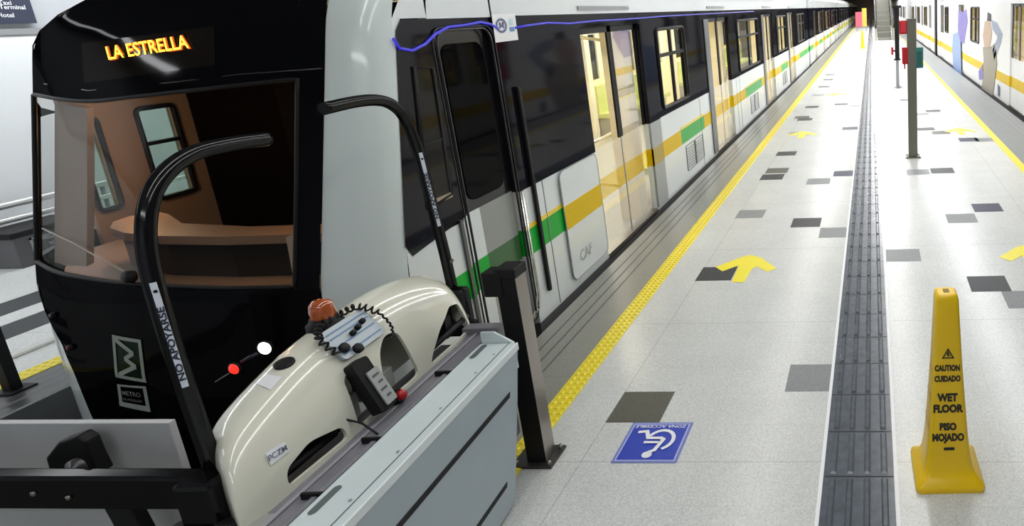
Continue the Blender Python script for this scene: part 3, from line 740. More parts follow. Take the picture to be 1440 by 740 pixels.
# generic coach section ------------------------------------------------
def coach(root, y0, y1, doors, wins, xs, xo, pal, dx=1, half=.72, name='car', yin=None):
    """one car; xs = platform side x, xo = far side x; dx = +1 when platform lies at larger x. returns the parts"""
    parts = []; yin = y0 if yin is None else yin
    T = lambda x: xs + dx*x                     # outward offset from the platform side
    def bx(m, a, b, ya, yb, za, zb_, mt): m.box(min(T(a), T(b)), max(T(a), T(b)), ya, yb, za, zb_, mt)
    ints = []; p = y0
    for c in doors: ints.append((p, c-half)); p = c+half
    ints.append((p, y1))
    zs0, zs1 = pal['stripe']
    body = MB(); band = MB()
    for ya, yb in ints:
        bx(body, -.06, 0, ya, yb, .02, zs0, pal['body']); bx(body, -.06, 0, ya, yb, zs1, 1.0, pal['body'])
        bx(body, -.06, 0, ya, yb, -.9, .02, DGREY)
        # coloured stripe
        cuts = sorted({ya, yb}|{v for c in doors for v in (c-1.42, c+1.9) if ya < v < yb})
        for a, b in zip(cuts[:-1], cuts[1:]):
            mid_ = (a+b)/2; must = any(c-1.42 < mid_ < c+1.9 for c in doors)
            if pal.get('two'):
                bx(body, -.06, 0, a, b, zs0, zs1, MUST if must else GREEN)
                if not must: bx(body, -.01, .002, a, b, zs1-.005, zs1+.028, YEL)
            else: bx(body, -.06, 0, a, b, zs0, zs1, MUST)
        hs = [(a, b, 1.08, 1.98) for a, b in wins if a >= ya and b <= yb]
        tgt = band if pal['band'] is BAND else body
        if tgt is band: band = MB(); tgt = band
        ys = sorted({ya, yb}|{h[0] for h in hs}|{h[1] for h in hs})
        for a, b in zip(ys[:-1], ys[1:]):
            if any(h[0] <= a and b <= h[1] for h in hs):
                bx(tgt, -.06, .003, a, b, 1.0, 1.08, pal['band']); bx(tgt, -.06, .003, a, b, 1.98, 2.17, pal['band'])
            else: bx(tgt, -.06, .003, a, b, 1.0, 2.17, pal['band'])
        if tgt is band: parts.append(band.build('window_band', root, weld=False))
    for c in doors:
        bx(body, -.06, .0, c-half, c+half, 2.06, 2.17, pal['band']); bx(body, -.08, .0, c-half, c+half, -.9, .0, DGREY)
        bx(body, -.08, .006, c-half, c+half, -.0, .05, STEEL)
    bx(body, -.06, 0, y0, y1, 2.17, 2.5, pal['body'])
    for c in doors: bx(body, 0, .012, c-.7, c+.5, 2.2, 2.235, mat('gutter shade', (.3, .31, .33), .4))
    # roof, far wall, ends
    prof = [(T(0), 2.5), (T(-.12), 2.68), (T(-.5), 2.85), (T(-1.2), 2.9), (T(-1.9), 2.75), (T(-2.4), 2.35), (xo, 1.96)]
    body.grid([[(x, y, z) for x, z in prof] for y in (y0, y1)], pal['body'], False)
    body.box(min(xo, xo+dx*.05), max(xo, xo+dx*.05), yin, y1, -.9, 1.05, pal['body']); body.box(min(xo, xo+dx*.05), max(xo, xo+dx*.05), yin, y1, 1.85, 1.97, pal['body'])
    k = yin
    while k < y1-.5:
        body.box(min(xo, xo+dx*.05), max(xo, xo+dx*.05), k, k+.75, 1.05, 1.85, LINING); body.face([(xo+dx*.02, k+.75, 1.05), (xo+dx*.02, k+1.9, 1.05), (xo+dx*.02, k+1.9, 1.85), (xo+dx*.02, k+.75, 1.85)], GLASSD); k += 1.9
    for ye in (yin, y1-.05): body.box(min(xs-dx*.05, xo), max(xs-dx*.05, xo), ye, ye+.05, -.9, 2.3, DGREY if pal.get('two') else MGREY)
    parts.append(body.build(name+'_body', root, weld=False))
    # interior
    it = MB()
    def ib(a, b, ya, yb, za, zb_, mt): bx(it, a, b, ya, yb, za, zb_, mt)
    wd = abs(xs-xo)
    ib(-wd+.05, -.06, yin+.05, y1-.05, -.02, .02, INFLOOR)
    ib(-wd+.3, -.06, yin+.05, y1-.05, 2.12, 2.16, LINING)
    ib(-wd+.05, -wd+.08, yin+.05, y1-.05, .02, 1.05, CREAM)
    for c in doors:
        for s in (-1, 1):
            pa_, pb_ = (c+half-.29, c+half-.06) if s > 0 else (c-half+.02, c-half+.12)
            ib(-.30, -.08, pa_, pb_, .02, 2.12, CREAM); yc = c+s*(half+.06)
            ib(-wd+.08, -wd+.16, yc-.1, yc+.1, .02, 2.12, LINING)
    for (ya, yb) in ints:                       # benches along both walls
        if yb-ya > 1.6:
            SEAT = mat('seat', (.55, .60, .22), .5)
            ib(-wd+.08, -wd+.5, ya+.3, yb-.3, .36, .44, SEAT); ib(-wd+.08, -wd+.14, ya+.3, yb-.3, .44, .95, SEAT); ib(-wd+.1, -wd+.4, ya+.35, yb-.35, .02, .36, INFLOOR)
            ib(-.5, -.1, ya+.3, yb-.3, .36, .44, SEAT); ib(-.14, -.08, ya+.3, yb-.3, .44, .9, SEAT)
    parts.append(it.build(name+'_interior', root, weld=False))
    lm = MB(); bx(lm, -1.0, -.8, yin+.4, y1-.6, 2.09, 2.115, LAMPW); bx(lm, -1.9, -1.7, yin+.4, y1-.6, 2.09, 2.115, LAMPW)
    parts.append(lm.build('ceiling_lamp', root, weld=False))
    for a, b in wins:
        w = MB(); R_ = [Vector((T(.004), y, z)) for y, z in rrect(a, b, 1.08, 1.98, .06, 3)]
        w.tube(R_+[R_[0]], .022, RUB, 6, False)
        bx(w, -.03, .004, a, b, 1.66, 1.70, RUB); mid_ = (a+b)/2; bx(w, -.03, .004, mid_-.02, mid_+.02, 1.08, 1.98, RUB)
        wo = w.build('window', root, weld=False)
        g = MB(); g.face([(T(-.015), y, z) for y, z in rrect(a, b, 1.08, 1.98, .06, 3)], pal['pane']); g.build('pane', wo)
        parts.append(wo)
    for c in doors:
        for s in (-1, 1):
            ya, yb = (c-half, c-.004) if s < 0 else (c+.004, c+half)
            dd = MB()
            fr = pal['frame']
            bx(dd, -.05, -.03, ya, ya+.045, 1.0, 2.06, fr); bx(dd, -.05, -.03, yb-.045, yb, 1.0, 2.06, fr); bx(dd, -.05, -.03, ya, yb, 2.0, 2.06, fr)
            if pal.get('two'):
                dd.face([(T(-.04), ya, .05), (T(-.04), yb, .05), (T(-.04), yb, zs0), (T(-.04), ya, zs0)], FILMW)
                dd.face([(T(-.04), ya, zs0), (T(-.04), yb, zs0), (T(-.04), yb, zs1), (T(-.04), ya, zs1)], FILMM)
                dd.face([(T(-.04), ya, zs1), (T(-.04), yb, zs1), (T(-.04), yb, 1.0), (T(-.04), ya, 1.0)], FILMW)
                dd.box(min(T(-.045), T(-.035)), max(T(-.045), T(-.035)), ya, ya+.012, .05, 1.0, MGREY)
            else:
                bx(dd, -.05, -.03, ya, yb, .05, zs0, pal['body']); bx(dd, -.05, -.03, ya, yb, zs0, zs1, MUST); bx(dd, -.05, -.03, ya, yb, zs1, 1.0, pal['body'])
            do = dd.build('door_leaf', root, weld=False)
            g = MB(); g.face([(T(-.04), ya+.04, 1.0), (T(-.04), yb-.04, 1.0), (T(-.04), yb-.04, 2.02), (T(-.04), ya+.04, 2.02)], pal['pane']); g.build('door_pane', do)
            parts.append(do)
    return parts
PALN = dict(body=WHITE, band=BAND, stripe=(.53, .72), two=True, pane=GLASS, frame=RUB)
doorsA = [6.33, 10.85, 16.1, 20.8]
winsA = [(7.62, 8.75), (12.3, 14.6), (17.5, 19.4), (22.3, 24.6)]
partsA = coach(train, 4.30, 26.1, doorsA, winsA, XS, XO, PALN, yin=4.7)
# slid-back plate left of the first door, with maker's lettering, and right cover
m = MB(); RR = rrect(4.86, 5.58, .10, 1.0, .07); pl_ = [(XS+.012, y, z) for y, z in RR]
m.prism(pl_, WHITE, (.006, 0, 0)); m.box(XS+.018, XS+.0195, 4.86, 5.58, .53, .72, MUST); sp_o = m.build('door_pocket_panel', train)
m = MB(); m.tube([Vector(p)+Vector((.006, 0, 0)) for p in pl_]+[Vector(pl_[0])+Vector((.006, 0, 0))], .004, mat('panel gap', (.30, .33, .34), .5), 5, False); m.build('panel_edge', sp_o)
text('lettering', 'CAF', mat('maker grey', (.40, .43, .44), .4), sp_o, (XS+.019, 5.13, .25), (0, 1, 0), (0, 0, 1), .13, ext=.002, bold=.01)
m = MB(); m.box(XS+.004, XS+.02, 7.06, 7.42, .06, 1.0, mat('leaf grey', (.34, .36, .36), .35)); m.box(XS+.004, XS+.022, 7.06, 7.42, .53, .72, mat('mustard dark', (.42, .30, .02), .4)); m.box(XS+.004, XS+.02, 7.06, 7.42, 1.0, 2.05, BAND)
m.build('slid_door_leaf', train)
for c in doorsA[1:]:
    m = MB(); m.box(XS+.004, XS+.016, c-1.0, c-.73, .06, 2.05, mat('leaf edge', (.10, .11, .12), .35)); m.build('slid_door_leaf', train)
# dark panel joints and ventilation grilles
for y in (4.62, 7.45, 9.25, 11.9, 12.2, 15.1, 17.2, 19.85, 22.1, 24.8):
    m = MB(); m.box(XS, XS+.003, y, y+.008, .03, 1.0, mat('joint', (.2, .22, .23), .5)); m.build('panel_joint', train)
m = MB(); m.box(XS, XS+.004, 9.95, 10.08, .05, 1.0, mat('joint dark', (.10, .11, .13), .4)); m.build('panel_joint', train)
for base in (8.4, 13.2, 18.2):
    g = MB()
    for q in range(2):
        ya = base+q*.46
        for z in [.18+.035*i for i in range(8)]: g.box(XS, XS+.006, ya, ya+.38, z, z+.014, mat('grille', (.22, .24, .25), .4))
        R_ = [Vector((XS+.004, y, z)) for y, z in rrect(ya-.02, ya+.4, .15, .48, .02, 2)]
        g.tube(R_+[R_[0]], .006, MATS['joint'], 5, False)
    g.build('ventilation_grille', train, weld=False)
# handrail poles in the first doorways
for c in doorsA[:2]:
    for (x, y) in ((XS-.55, c-.25), (XS-.55, c+.35), (XS-1.35, c)):
        m = MB(); m.tube([(x, y, .02), (x, y, 1.6), (x-.02, y+.03, 1.85), (x-.1, y+.1, 2.11)], .018, CHROME, 8); m.build('pole', train)
    m = MB(); m.tube([(XS-.35, c+.6, .35), (XS-.55, c+.45, .42), (XS-.62, c+.35, .6), (XS-.55, c+.4, .85), (XS-.32, c+.62, .95)], .016, CHROME, 8); m.build('grab_rail', train)
    m = MB(); m.tube([(XS-.3, c-.6, 1.95), (XS-.6, c-.3, 1.98), (XS-.6, c+.3, 1.98), (XS-.3, c+.6, 1.9)], .016, CHROME, 8); m.build('grab_rail', train)
# following cars
partsB = coach(train, 26.7, 49.7, [29.7, 34.9, 40.3, 45.6], [(31.3, 33.3), (36.5, 38.7), (41.9, 44.0), (47.2, 48.8)], XS, XO, PALN)
for k in range(1, 4):
    for o in partsB:
        cc = copy_obj(o, train, 23.6*k)
        for ch in o.children: copy_obj(ch, cc)

# ================================================================== RIGHT-HAND TRAIN
XRT_ = 2.76
tr2 = thing('metro_train', 'white metro train with printed advertising figures, along the right edge of the platform', 'train', (0, 0, 0))
PALR = dict(body=mat('train white right', (.78, .78, .80), .3), band=mat('train white right', (0, 0, 0)), stripe=(.42, .63), pane=glass('right pane', (.5, .47, .38), .06), frame=DGREY)
partsR = coach(tr2, 5.0, 29.4, [9.6, 13.2, 21.6, 27.4], [(11.0, 12.2), (17.9, 19.4), (25.0, 26.2)], XRT_, 5.45, PALR, dx=-1)
partsR2 = coach(tr2, 30.0, 53.0, [33.0, 38.2, 43.6, 48.9], [(34.6, 36.6), (39.8, 42.0), (45.2, 47.3)], XRT_, 5.45, PALR, dx=-1)
for k in range(1, 4):
    for o in partsR2:
        cc = copy_obj(o, tr2, 23.6*k)
        for ch in o.children: copy_obj(ch, cc)
m = MB(); m.box(2.70, 2.80, 29.42, 29.98, -.6, 2.6, RUB); m.build('gangway', tr2)
# printed advertising figures (generic silhouettes, flat vinyl on the body)
def fig(polys, name):
    m = MB()
    for mt, px in polys:
        pts = [on(p, 0, XRT_-.008) for p in px]; m.prism(pts, mt, (-.002, 0, 0))
    m.build(name, tr2, weld=False)
VIO = mat('ad violet', (.20, .17, .45), .5); VIOB = mat('ad blue', (.25, .35, .60), .5); SKIN = mat('ad tan', (.50, .36, .27), .5); GRB = mat('ad grey blue', (.30, .34, .45), .5); OLV = mat('ad drab', (.32, .29, .24), .5)
fig([(VIO, [(1348, 15), (1355, 17), (1359, 12), (1361, 30), (1356, 62), (1350, 58), (1347, 40)]), (VIOB, [(1340, 48), (1347, 45), (1351, 60), (1352, 108), (1341, 100), (1339, 70)])], 'advert_print')
fig([(SKIN, [(1385, 30), (1392, 28), (1395, 45), (1392, 68), (1384, 66), (1382, 50)]), (OLV, [(1382, 66), (1393, 66), (1400, 60), (1402, 90), (1396, 135), (1380, 125), (1384, 100)]), (GRB, [(1394, 28), (1402, 32), (1410, 48), (1407, 62), (1398, 85), (1396, 70), (1403, 52), (1396, 42)]), (VIO, [(1376, 100), (1382, 90), (1383, 112), (1377, 112)]), (mat('ad hair', (.06, .05, .07), .5), [(1389, 17), (1394, 20), (1394, 30), (1388, 29)])], 'advert_print')
fig([(mat('ad ink', (.10, .11, .2), .5), [(1403, 118), (1406, 122), (1406, 136), (1403, 134)])], 'advert_print')

# far right of platform: escalator, upright sign
es = thing('escalator', 'distant grey escalator with sloping handrails far down the platform', 'escalator', (.8, 44, 0))
m = MB(); 
for k in range(9): m.box(-.45, .45, k*.9, (k+1)*.9, 0, .12+k*.35, mat('escalator steps', (.22, .22, .19), .5))
m.build('steps', es, weld=False)
for sx in (-.62, .52):
    m = MB(); m.prism([(sx, -.6, 0), (sx, -.6, .9), (sx, .2, 1.0), (sx, 8.1, 3.6), (sx, 8.1, 2.9), (sx, .8, 0)], mat('balustrade', (.36, .35, .28), .4), (.1, 0, 0)); bo = m.build('balustrade', es)
    m = MB(); m.tube([(sx+.05, -.65, .8), (sx+.05, -.5, .95), (sx+.05, .2, 1.05), (sx+.05, 8.1, 3.65)], .06, RUB, 6); m.build('handrail', bo)
sg = thing('upright_sign', 'tall distant red and yellow upright sign at the far end of the platform', 'sign', (-1.0, 62, 0))
m = MB(); m.box(-.45, .15, 0, .1, .4, 1.7, mat('sign pink', (.75, .12, .2), .5)); m.build('red_panel', sg)
m = MB(); m.box(.15, .55, 0, .1, .4, 2.0, mat('sign amber', (.85, .5, .08), .5)); m.build('yellow_panel', sg)
m = MB(); m.box(-.42, -.34, 0, .1, 0, .4, MGREY); m.box(.44, .52, 0, .1, 0, .4, MGREY); m.build('legs', sg)

# ================================================================== OPPOSITE PLATFORM
bn = thing('metal_box', 'dark grey box with a pale square emblem on the opposite platform, by the wall', 'box', (-8.55, 6.0, 0))
m = MB(); m.box(-.2, .2, -.32, .32, 0, .34, DGREY); m.box(-.22, .22, -.34, .34, .30, .36, RUB); m.build('body', bn, bevel=.01)
m = MB()
for (u0_, u1_, v0, v1) in ((-.2, .2, .25, .27), (-.2, .2, .08, .1), (-.2, -.18, .08, .27), (.18, .2, .08, .27)): m.box(.2, .206, u0_, u1_, v0, v1, MGREY)
zg = [(-.16, .25), (.05, .21), (-.06, .175), (.05, .14), (-.16, .10)]
for a, b in zip(zg[:-1], zg[1:]): m.face([(.207, a[0], a[1]-.015), (.207, b[0]+.03, b[1]-.015), (.207, b[0]+.03, b[1]+.015), (.207, a[0], a[1]+.015)], MGREY)
m.build('emblem', bn, weld=False)
hr = thing('handrail', 'pale metal double handrail in front of the white wall on the opposite platform', 'handrail', (-8.8, 6, 0))
for z, r_ in ((.55, .035), (.40, .03)):
    m = MB(); m.tube([(0, -4, z), (0, 10, z)], r_, mat('rail pale', (.75, .76, .74), .25, .5), 8); m.build('rail', hr)
for y in (-3, 0.9, 4.5, 8):
    m = MB(); m.tube([(0, y, 0), (0, y, .55)], .02, MGREY, 8); m.build('rail_post', hr)
bp = thing('black_post', 'short black post on the opposite platform edge, cut by the left edge of the photo', 'post', (-5.50, 3.49, 0))
m = MB(); m.box(-.03, .03, -.03, .03, .01, 1.0, RUB); m.build('post', bp); m = MB(); m.box(-.08, .08, -.07, .07, 0, .012, RUB); m.build('base_plate', bp)
ps = thing('wall_poster', 'dark blue notice board with white text high on the opposite wall', 'notice board', (-8.99, 6.2, 2.4))
m = MB(); a_ = on((49, 33), 0, -9.0)
m.box(0, .02, -1.4, a_.y-6.2, -.06, .7, mat('poster navy', (.035, .04, .075), .5)); m.build('board', ps)
for body, px, al in (('Taxi', (7, 4), 'CENTER'), ('Ciudad Terminal', (36, 10.5), 'RIGHT'), ('Hotel', (8, 21.5), 'CENTER')):
    q = on(px, 0, -8.965); text('lettering', body, WHITEP, ps, (q.x+8.99, q.y-6.2, q.z-2.4), (0, 1, -.02), (0, 0, 1), .062, ext=.001, bold=.015, align=al)

# ================================================================== WHEELCHAIR LIFT
LO = Vector((-1.553, 1.537, 0)); LA = Vector((-.052, .9986, 0)); LN = Vector((-.9986, -.052, 0))
def L(p):                                       # (s along, t towards the train, z)
    return LO+LA*p[0]+LN*p[1]+Vector((0, 0, p[2]))
LM = lambda p: L((p.x, p.y, p.z))
lift = thing('wheelchair_lift', 'folded grey wheelchair platform lift with cream hood and two black handrails, in the foreground', 'wheelchair lift', (0, 0, 0))
# folded platform (ramp) facing the camera
m = MB()
SN = -.12
fa = [(SN, 0, .745), (1.092, 0, .745), (1.085, .01, .70), (.985, .03, .55), (.945, .05, .08), (.93, .055, .03), (SN, .055, .03)]
tk = .035
front = [L(p) for p in fa]; back = [L((p[0], p[1]+tk, p[2])) for p in fa]
fa2 = [(SN, 0, .745), (1.092, 0, .745), (1.05, .02, .5), (.96, .055, .08), (.945, .06, .03), (SN, .06, .03)]
front = [L(p) for p in fa2]; back = [L((p[0], p[1]+tk, p[2])) for p in fa2]
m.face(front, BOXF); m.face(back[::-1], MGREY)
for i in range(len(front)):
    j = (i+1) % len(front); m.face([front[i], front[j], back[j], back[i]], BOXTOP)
m.build('ramp_panel', lift, bevel=.004)
m = MB()
def tface(z): return .06*(.745-z)/.715
for z, se in ((.556, .975), (.172, .885)):
    t = tface(z)-.003
    # end follows the leaning edge
    m.prism([L((SN, t, z-.011)), L((se, t, z-.011)), L((se+.008, t, z+.011)), L((SN, t, z+.011))], RUB, LN*.004)
m.build('ramp_slots', lift)
MK = mat('maker mark', (.03, .06, .12), .4)
m = MB()
for a_, b_ in (((.355, .315), (.405, .372)), ((.395, .315), (.405, .372))):
    w_ = .012; z0_, z1_ = a_[1], b_[1]
    m.prism([L((a_[0], tface(z0_)-.003, z0_)), L((a_[0]+w_, tface(z0_)-.003, z0_)), L((b_[0]+w_, tface(z1_)-.003, z1_)), L((b_[0], tface(z1_)-.003, z1_))], MK, LN*.003)
m.build('ramp_mark', lift, weld=False)
# top deck
m = MB()
m.box(SN, 1.085, .0, .158, .735, .748, BOXTOP, LM)
m.box(SN, 1.085, .145, .165, .60, .75, BOXTOP, LM)
m.box(SN, 1.088, -.003, .006, .715, .7495, mat('lift edge', (.72, .78, .79), .35), LM)
m.build('top_deck', lift, bevel=.003)
m = MB(); m.box(SN, 1.09, .034, .038, .7475, .7495, mat('seam', (.12, .14, .15), .5), LM)
def slot(s0, s1, t0, t1):
    c0, c1, tm, r_ = s0+.012, s1-.012, (t0+t1)/2, (t1-t0)/2
    pts = [L((c1+r_*math.cos(a), tm+r_*math.sin(a), .749)) for a in [math.radians(k) for k in range(-90, 91, 30)]]+[L((c0+r_*math.cos(a), tm+r_*math.sin(a), .749)) for a in [math.radians(k) for k in range(90, 271, 30)]]
    m.prism(pts, mat('slot shade', (.10, .125, .125), .6), (0, 0, .001))
slot(.955, 1.075, .125, .15); slot(.045, .17, .122, .147)
for s in (.1, .33, .58, .83, .98): m.lathe([(.006, .752), (0, .7525)], MGREY, L((s, .052, 0)), 8)
m.build('deck_fittings', lift, weld=False)
# end cheek near the post
m = MB(); m.prism([L((1.09, .02, .62)), L((1.09, .16, .62)), L((1.09, .16, .80)), L((1.09, .10, .80)), L((1.09, .02, .745))], BOXTOP, LA*.012)
m.build('end_cheek', lift)
# chassis rail between hood and deck
m = MB()
m.box(.03, 1.33, .205, .34, .64, .70, PGREY, LM); m.box(.03, 1.33, .215, .235, .70, .712, PGREY, LM); m.box(.03, 1.33, .285, .30, .70, .708, mat('rail light', (.30, .30, .33), .3), LM)
m.box(.05, 1.31, .165, .205, .50, .62, RUB, LM)
m.box(1.28, 1.34, .19, .36, .60, .73, PGREY, LM); m.box(.05, .11, .3, .37, .60, .705, mat('hood foot', (.30, .30, .28), .4), LM)
m.build('base_rail', lift, bevel=.004)
m = MB()
for s in (.2, .47, .88): m.box(s, s+.14, .172, .20, .62, .70, mat('clip', (.30, .33, .32), .4), LM)
for s in (.17, .45, .9): m.box(s, s+.012, .19, .27, .64, .722, RUB, LM)
m.build('rail_clips', lift, bevel=.002)
m = MB(); m.box(.12, 1.35, .2, .52, .12, .62, DGREY, LM)
m.build('chassis', lift, bevel=.01)
for s in (.22, 1.22):
    for t in (.26, .66):
        m = MB(); m.lathe([(.0, -.018), (.045, -.018), (.058, -.01), (.058, .01), (.045, .018), (0, .018)], RUB, L((s, t, .068)), 16, LN); m.box(s-.03, s+.03, t-.03, t+.03, .09, .13, STEEL, LM); m.build('caster_wheel', lift)
# cream hood: closed shell, then pockets cut through its front
HC = [(.06, .80), (.066, .88), (.085, .935), (.15, .968), (.26, 1.0), (.39, 1.035), (.52, 1.048), (.67, 1.062), (.8, 1.066), (.93, 1.058), (1.1, 1.025), (1.22, .985), (1.31, .935), (1.36, .865), (1.37, .79)]
def hood_ring(s, Hc):
    b = .70; d_ = Hc-b
    end = 1-min(1, max(0, min((s-.055)*1.6, 1.375-s))/.16)        # 1 at the ends
    t0 = .33+.02*end**2; w = 1-.12*end**2
    base = [(0, 0), (.004, .2), (.02, .5), (.05, .76), (.09, .92), (.135, .985), (.18, 1), (.22, .985), (.25, .87), (.265, .5), (.27, 0)]
    return [L((s+.8*(t*w-.03), t0+t*w, b+z*d_)) for t, z in base]
rings = [hood_ring(s, h) for s, h in HC]
m = MB(); m.grid(rings, HOOD, True)
m.face(rings[0], HOOD, True); m.face(rings[-1][::-1], HOOD, True)
hood = m.build('hood', lift)
sub = hood.modifiers.new('s', 'SUBSURF'); sub.levels = 2; sub.render_levels = 2
sol = hood.modifiers.new('t', 'SOLIDIFY'); sol.thickness = .012; sol.offset = -1
def cutter(pts, t0=.25, t1=.44):
    m = MB(); m.prism([L((s, t0, z)) for s, z in pts], HOOD, LN*(t1-t0)); o = m.build('cutter'); return o
def rpoly(pts, r=.02, n=4):
    out = []
    for i in range(len(pts)):
        p0, p1, p2 = Vector(pts[i-1]), Vector(pts[i]), Vector(pts[(i+1) % len(pts)])
        a = p1+(p0-p1).normalized()*r; b = p1+(p2-p1).normalized()*r
        for k in range(n+1):
            t = k/n; q = a*(1-t)**2+p1*2*t*(1-t)+b*t*t; out.append((q.x, q.y))
    return out
cuts = [cutter(rpoly([(.205, .722), (.22, .775), (.33, .80), (.465, .765), (.475, .712)], .025)),
        cutter(rpoly([(.53, .715), (.545, .905), (.62, .915), (.655, .80), (.66, .715)], .025)),
        cutter(rpoly([(.675, .715), (.74, .90), (.80, .945), (.87, .93), (.885, .82), (.90, .715)], .03)),
        cutter(rpoly([(.98, .712), (1.01, .75), (1.10, .815), (1.23, .87), (1.31, .85), (1.325, .712)], .022))]
for i, cu in enumerate(cuts):
    bo = hood.modifiers.new('c%d' % i, 'BOOLEAN'); bo.operation = 'DIFFERENCE'; bo.object = cu; bo.solver = 'EXACT'
dgp = bpy.context.evaluated_depsgraph_get(); dgp.update()
me = bpy.data.meshes.new_from_object(hood.evaluated_get(dgp))
hood.modifiers.clear(); hood.data = me
for p in me.polygons: p.use_smooth = True
try: me.set_sharp_from_angle(angle=.6)
except Exception: pass
for cu in cuts: bpy.data.objects.remove(cu)
# machinery behind the pockets
m = MB(); m.box(.30, 1.34, .475, .55, .70, .86, mat('works', (.50, .50, .44), .5), LM)
m.box(.2, .5, .40, .46, .70, .76, RUB, LM); m.tube([L((.2, .39, .735)), L((.49, .39, .725))], .016, RUB, 8)
m.tube([L((1.03, .37, .745)), L((1.36, .37, .76))], .014, RUB, 8)
m.box(.56, .64, .40, .47, .70, .80, mat('works light', (.45, .47, .43), .4), LM); m.box(.72, .86, .41, .47, .70, .78, MATS['works light'], LM); m.box(.68, .72, .38, .45, .76, .88, RUB, LM)
m.box(1.2, 1.25, .38, .46, .72, .82, RUB, LM)
m.build('mechanism', lift, bevel=.004)
# knuckles, handrails
rail_h = .0245
def arm(pts, name):
    P = [Vector(p) for p in pts]; out = []
    for i in range(len(P)-1):                    # Catmull-Rom
        p0, p1, p2, p3 = P[max(i-1, 0)], P[i], P[i+1], P[min(i+2, len(P)-1)]
        for k in range(6):
            t = k/6; out.append(.5*((2*p1)+(p2-p0)*t+(2*p0-5*p1+4*p2-p3)*t*t+(3*p1-p0-3*p2+p3)*t**3))
    out.append(P[-1]); m = MB(); m.tube([L(p) for p in out], rail_h, TUBE, 14); return m.build(name, lift)
near = arm([(.16, .5, .70), (.155, .5, .95), (.15, .5, 1.2), (.152, .5, 1.42), (.165, .5, 1.56), (.205, .5, 1.67), (.27, .5, 1.74), (.37, .5, 1.78), (.50, .5, 1.785), (.645, .5, 1.775)], 'handrail')
far = arm([(1.50, .5, .62), (1.49, .5, 1.0), (1.465, .5, 1.3), (1.45, .5, 1.5), (1.43, .5, 1.62), (1.39, .5, 1.735), (1.32, .5, 1.80), (1.23, .5, 1.83), (1.1, .5, 1.84), (.93, .5, 1.837)], 'handrail')
def strip(parent, s_of, z0, z1, body):
    dirv = (Vector(L((s_of(z1), 0, z1)))-Vector(L((s_of(z0), 0, z0)))).normalized()
    view = Vector((1, -.75, 0)).normalized()     # the strip faces the platform end
    view = (view-dirv*view.dot(dirv)).normalized(); side = dirv.cross(view)
    a = L((s_of(z0), .5, z0))+view*(rail_h+.001); b = L((s_of(z1), .5, z1))+view*(rail_h+.001)
    m = MB(); w = .0135
    n = 6; rows = []
    for q in (0, 1):
        base = (a, b)[q]-view*(rail_h+.001)
        rows.append([base+(view*math.cos(x)+side*math.sin(x))*(rail_h+.0015) for x in [(-.30+.60*k/n) for k in range(n+1)]])
    m.grid(rows, mat('strip white', (.72, .76, .86), .4), True); so = m.build('label_strip', parent)
    c = a.lerp(b, .42)
    text('lettering', body, mat('strip ink', (.02, .025, .05), .5), so, c+view*.001, dirv, -side if False else view.cross(dirv),   .0205, ext=.001, bold=.03, squeeze=1.7)
    m = MB(); m.lathe([(.005, 0), (0, .001)], RUB, a.lerp(b, .92)+view*.002, 10, view); m.build('strip_dot', so)
strip(near, lambda z: .15, 1.13, 1.46, 'NO APOYARSE')
strip(far, lambda z: 1.475-(z-1.2)*.09, 1.19, 1.56, 'NO APOYARSE')
m = MB(); m.box(.06, .165, .43, .545, .58, .845, TUBE, LM); m.box(.035, .09, .37, .44, .50, .72, RUB, LM); m.box(.03, .11, .45, .60, .40, .70, RUB, LM); m.build('hinge_block', lift, bevel=.015)
m = MB(); m.box(1.45, 1.515, .42, .56, .60, .86, TUBE, LM); m.box(1.43, 1.47, .37, .43, .52, .70, RUB, LM); m.build('hinge_block', lift, bevel=.02)
m = MB(); m.lathe([(.012, 0), (0, .006)], STEEL, L((1.485, .47, 1.0)), 10, (1, -.5, 0)); m.build('bolt', far)
# beacon
bc = L((.695, .50, 1.045))
m = MB(); m.lathe([(.062, -.01), (.062, .015), (.05, .025), (.046, .04), (.0, .04)], RUB, bc, 20); bo_ = m.build('beacon_base', lift)
AMB = mat('amber', (.32, .06, .008), .12, coat=1.0, emit=(1, .2, .02), estr=.03)
m = MB(); m.lathe([(.041, .038), (.042, .07), (.038, .092), (.024, .106), (0, .11)], AMB, bc, 20); dome = m.build('beacon_dome', lift)
m = MB(); m.lathe([(.018, .05), (.02, .09), (0, .098)], CHROME, bc, 12)
# control panel on the hood's front face
dgp = bpy.context.evaluated_depsgraph_get(); dgp.update()
ok_, loc_, nr_, _i = hood.ray_cast(EYE, ray((499, 474)).normalized())
cc_ = loc_+LN*.004; 
ndir = -LN*.80+Vector((0, 0, .6)); ndir.normalize()
updir = (Vector((0, 0, 1))-ndir*ndir.z).normalized()
def CP(s, v, e=0.0): return cc_+LA*s+updir*v+ndir*e
m = MB()
pts = rpoly([(-.115, -.055), (.115, -.055), (.115, .075), (-.115, .075)], .02)
m.prism([CP(s, v, 0) for s, v in pts], mat('panel silver', (.36, .41, .44), .4, .3), ndir*.014); cpan = m.build('control_panel', lift)
m = MB()
for v in (-.035, .0, .035, .055):
    m.prism([CP(-.10, v-.003, .015), CP(.10, v-.003, .015), CP(.10, v+.003, .015), CP(-.10, v+.003, .015)], mat('panel blue', (.10, .2, .36), .4), ndir*.001)
m.build('panel_lines', cpan)
for (s, v, r_) in ((-.085, -.015, .019), (-.045, -.045, .019), (-.01, .012, .011), (.025, .02, .011), (.06, .03, .011)):
    m = MB(); m.lathe([(r_, 0), (r_, .012), (r_*.8, .016), (0, .016)], RUB, CP(s, v, .014), 14, ndir); m.build('knob', cpan)
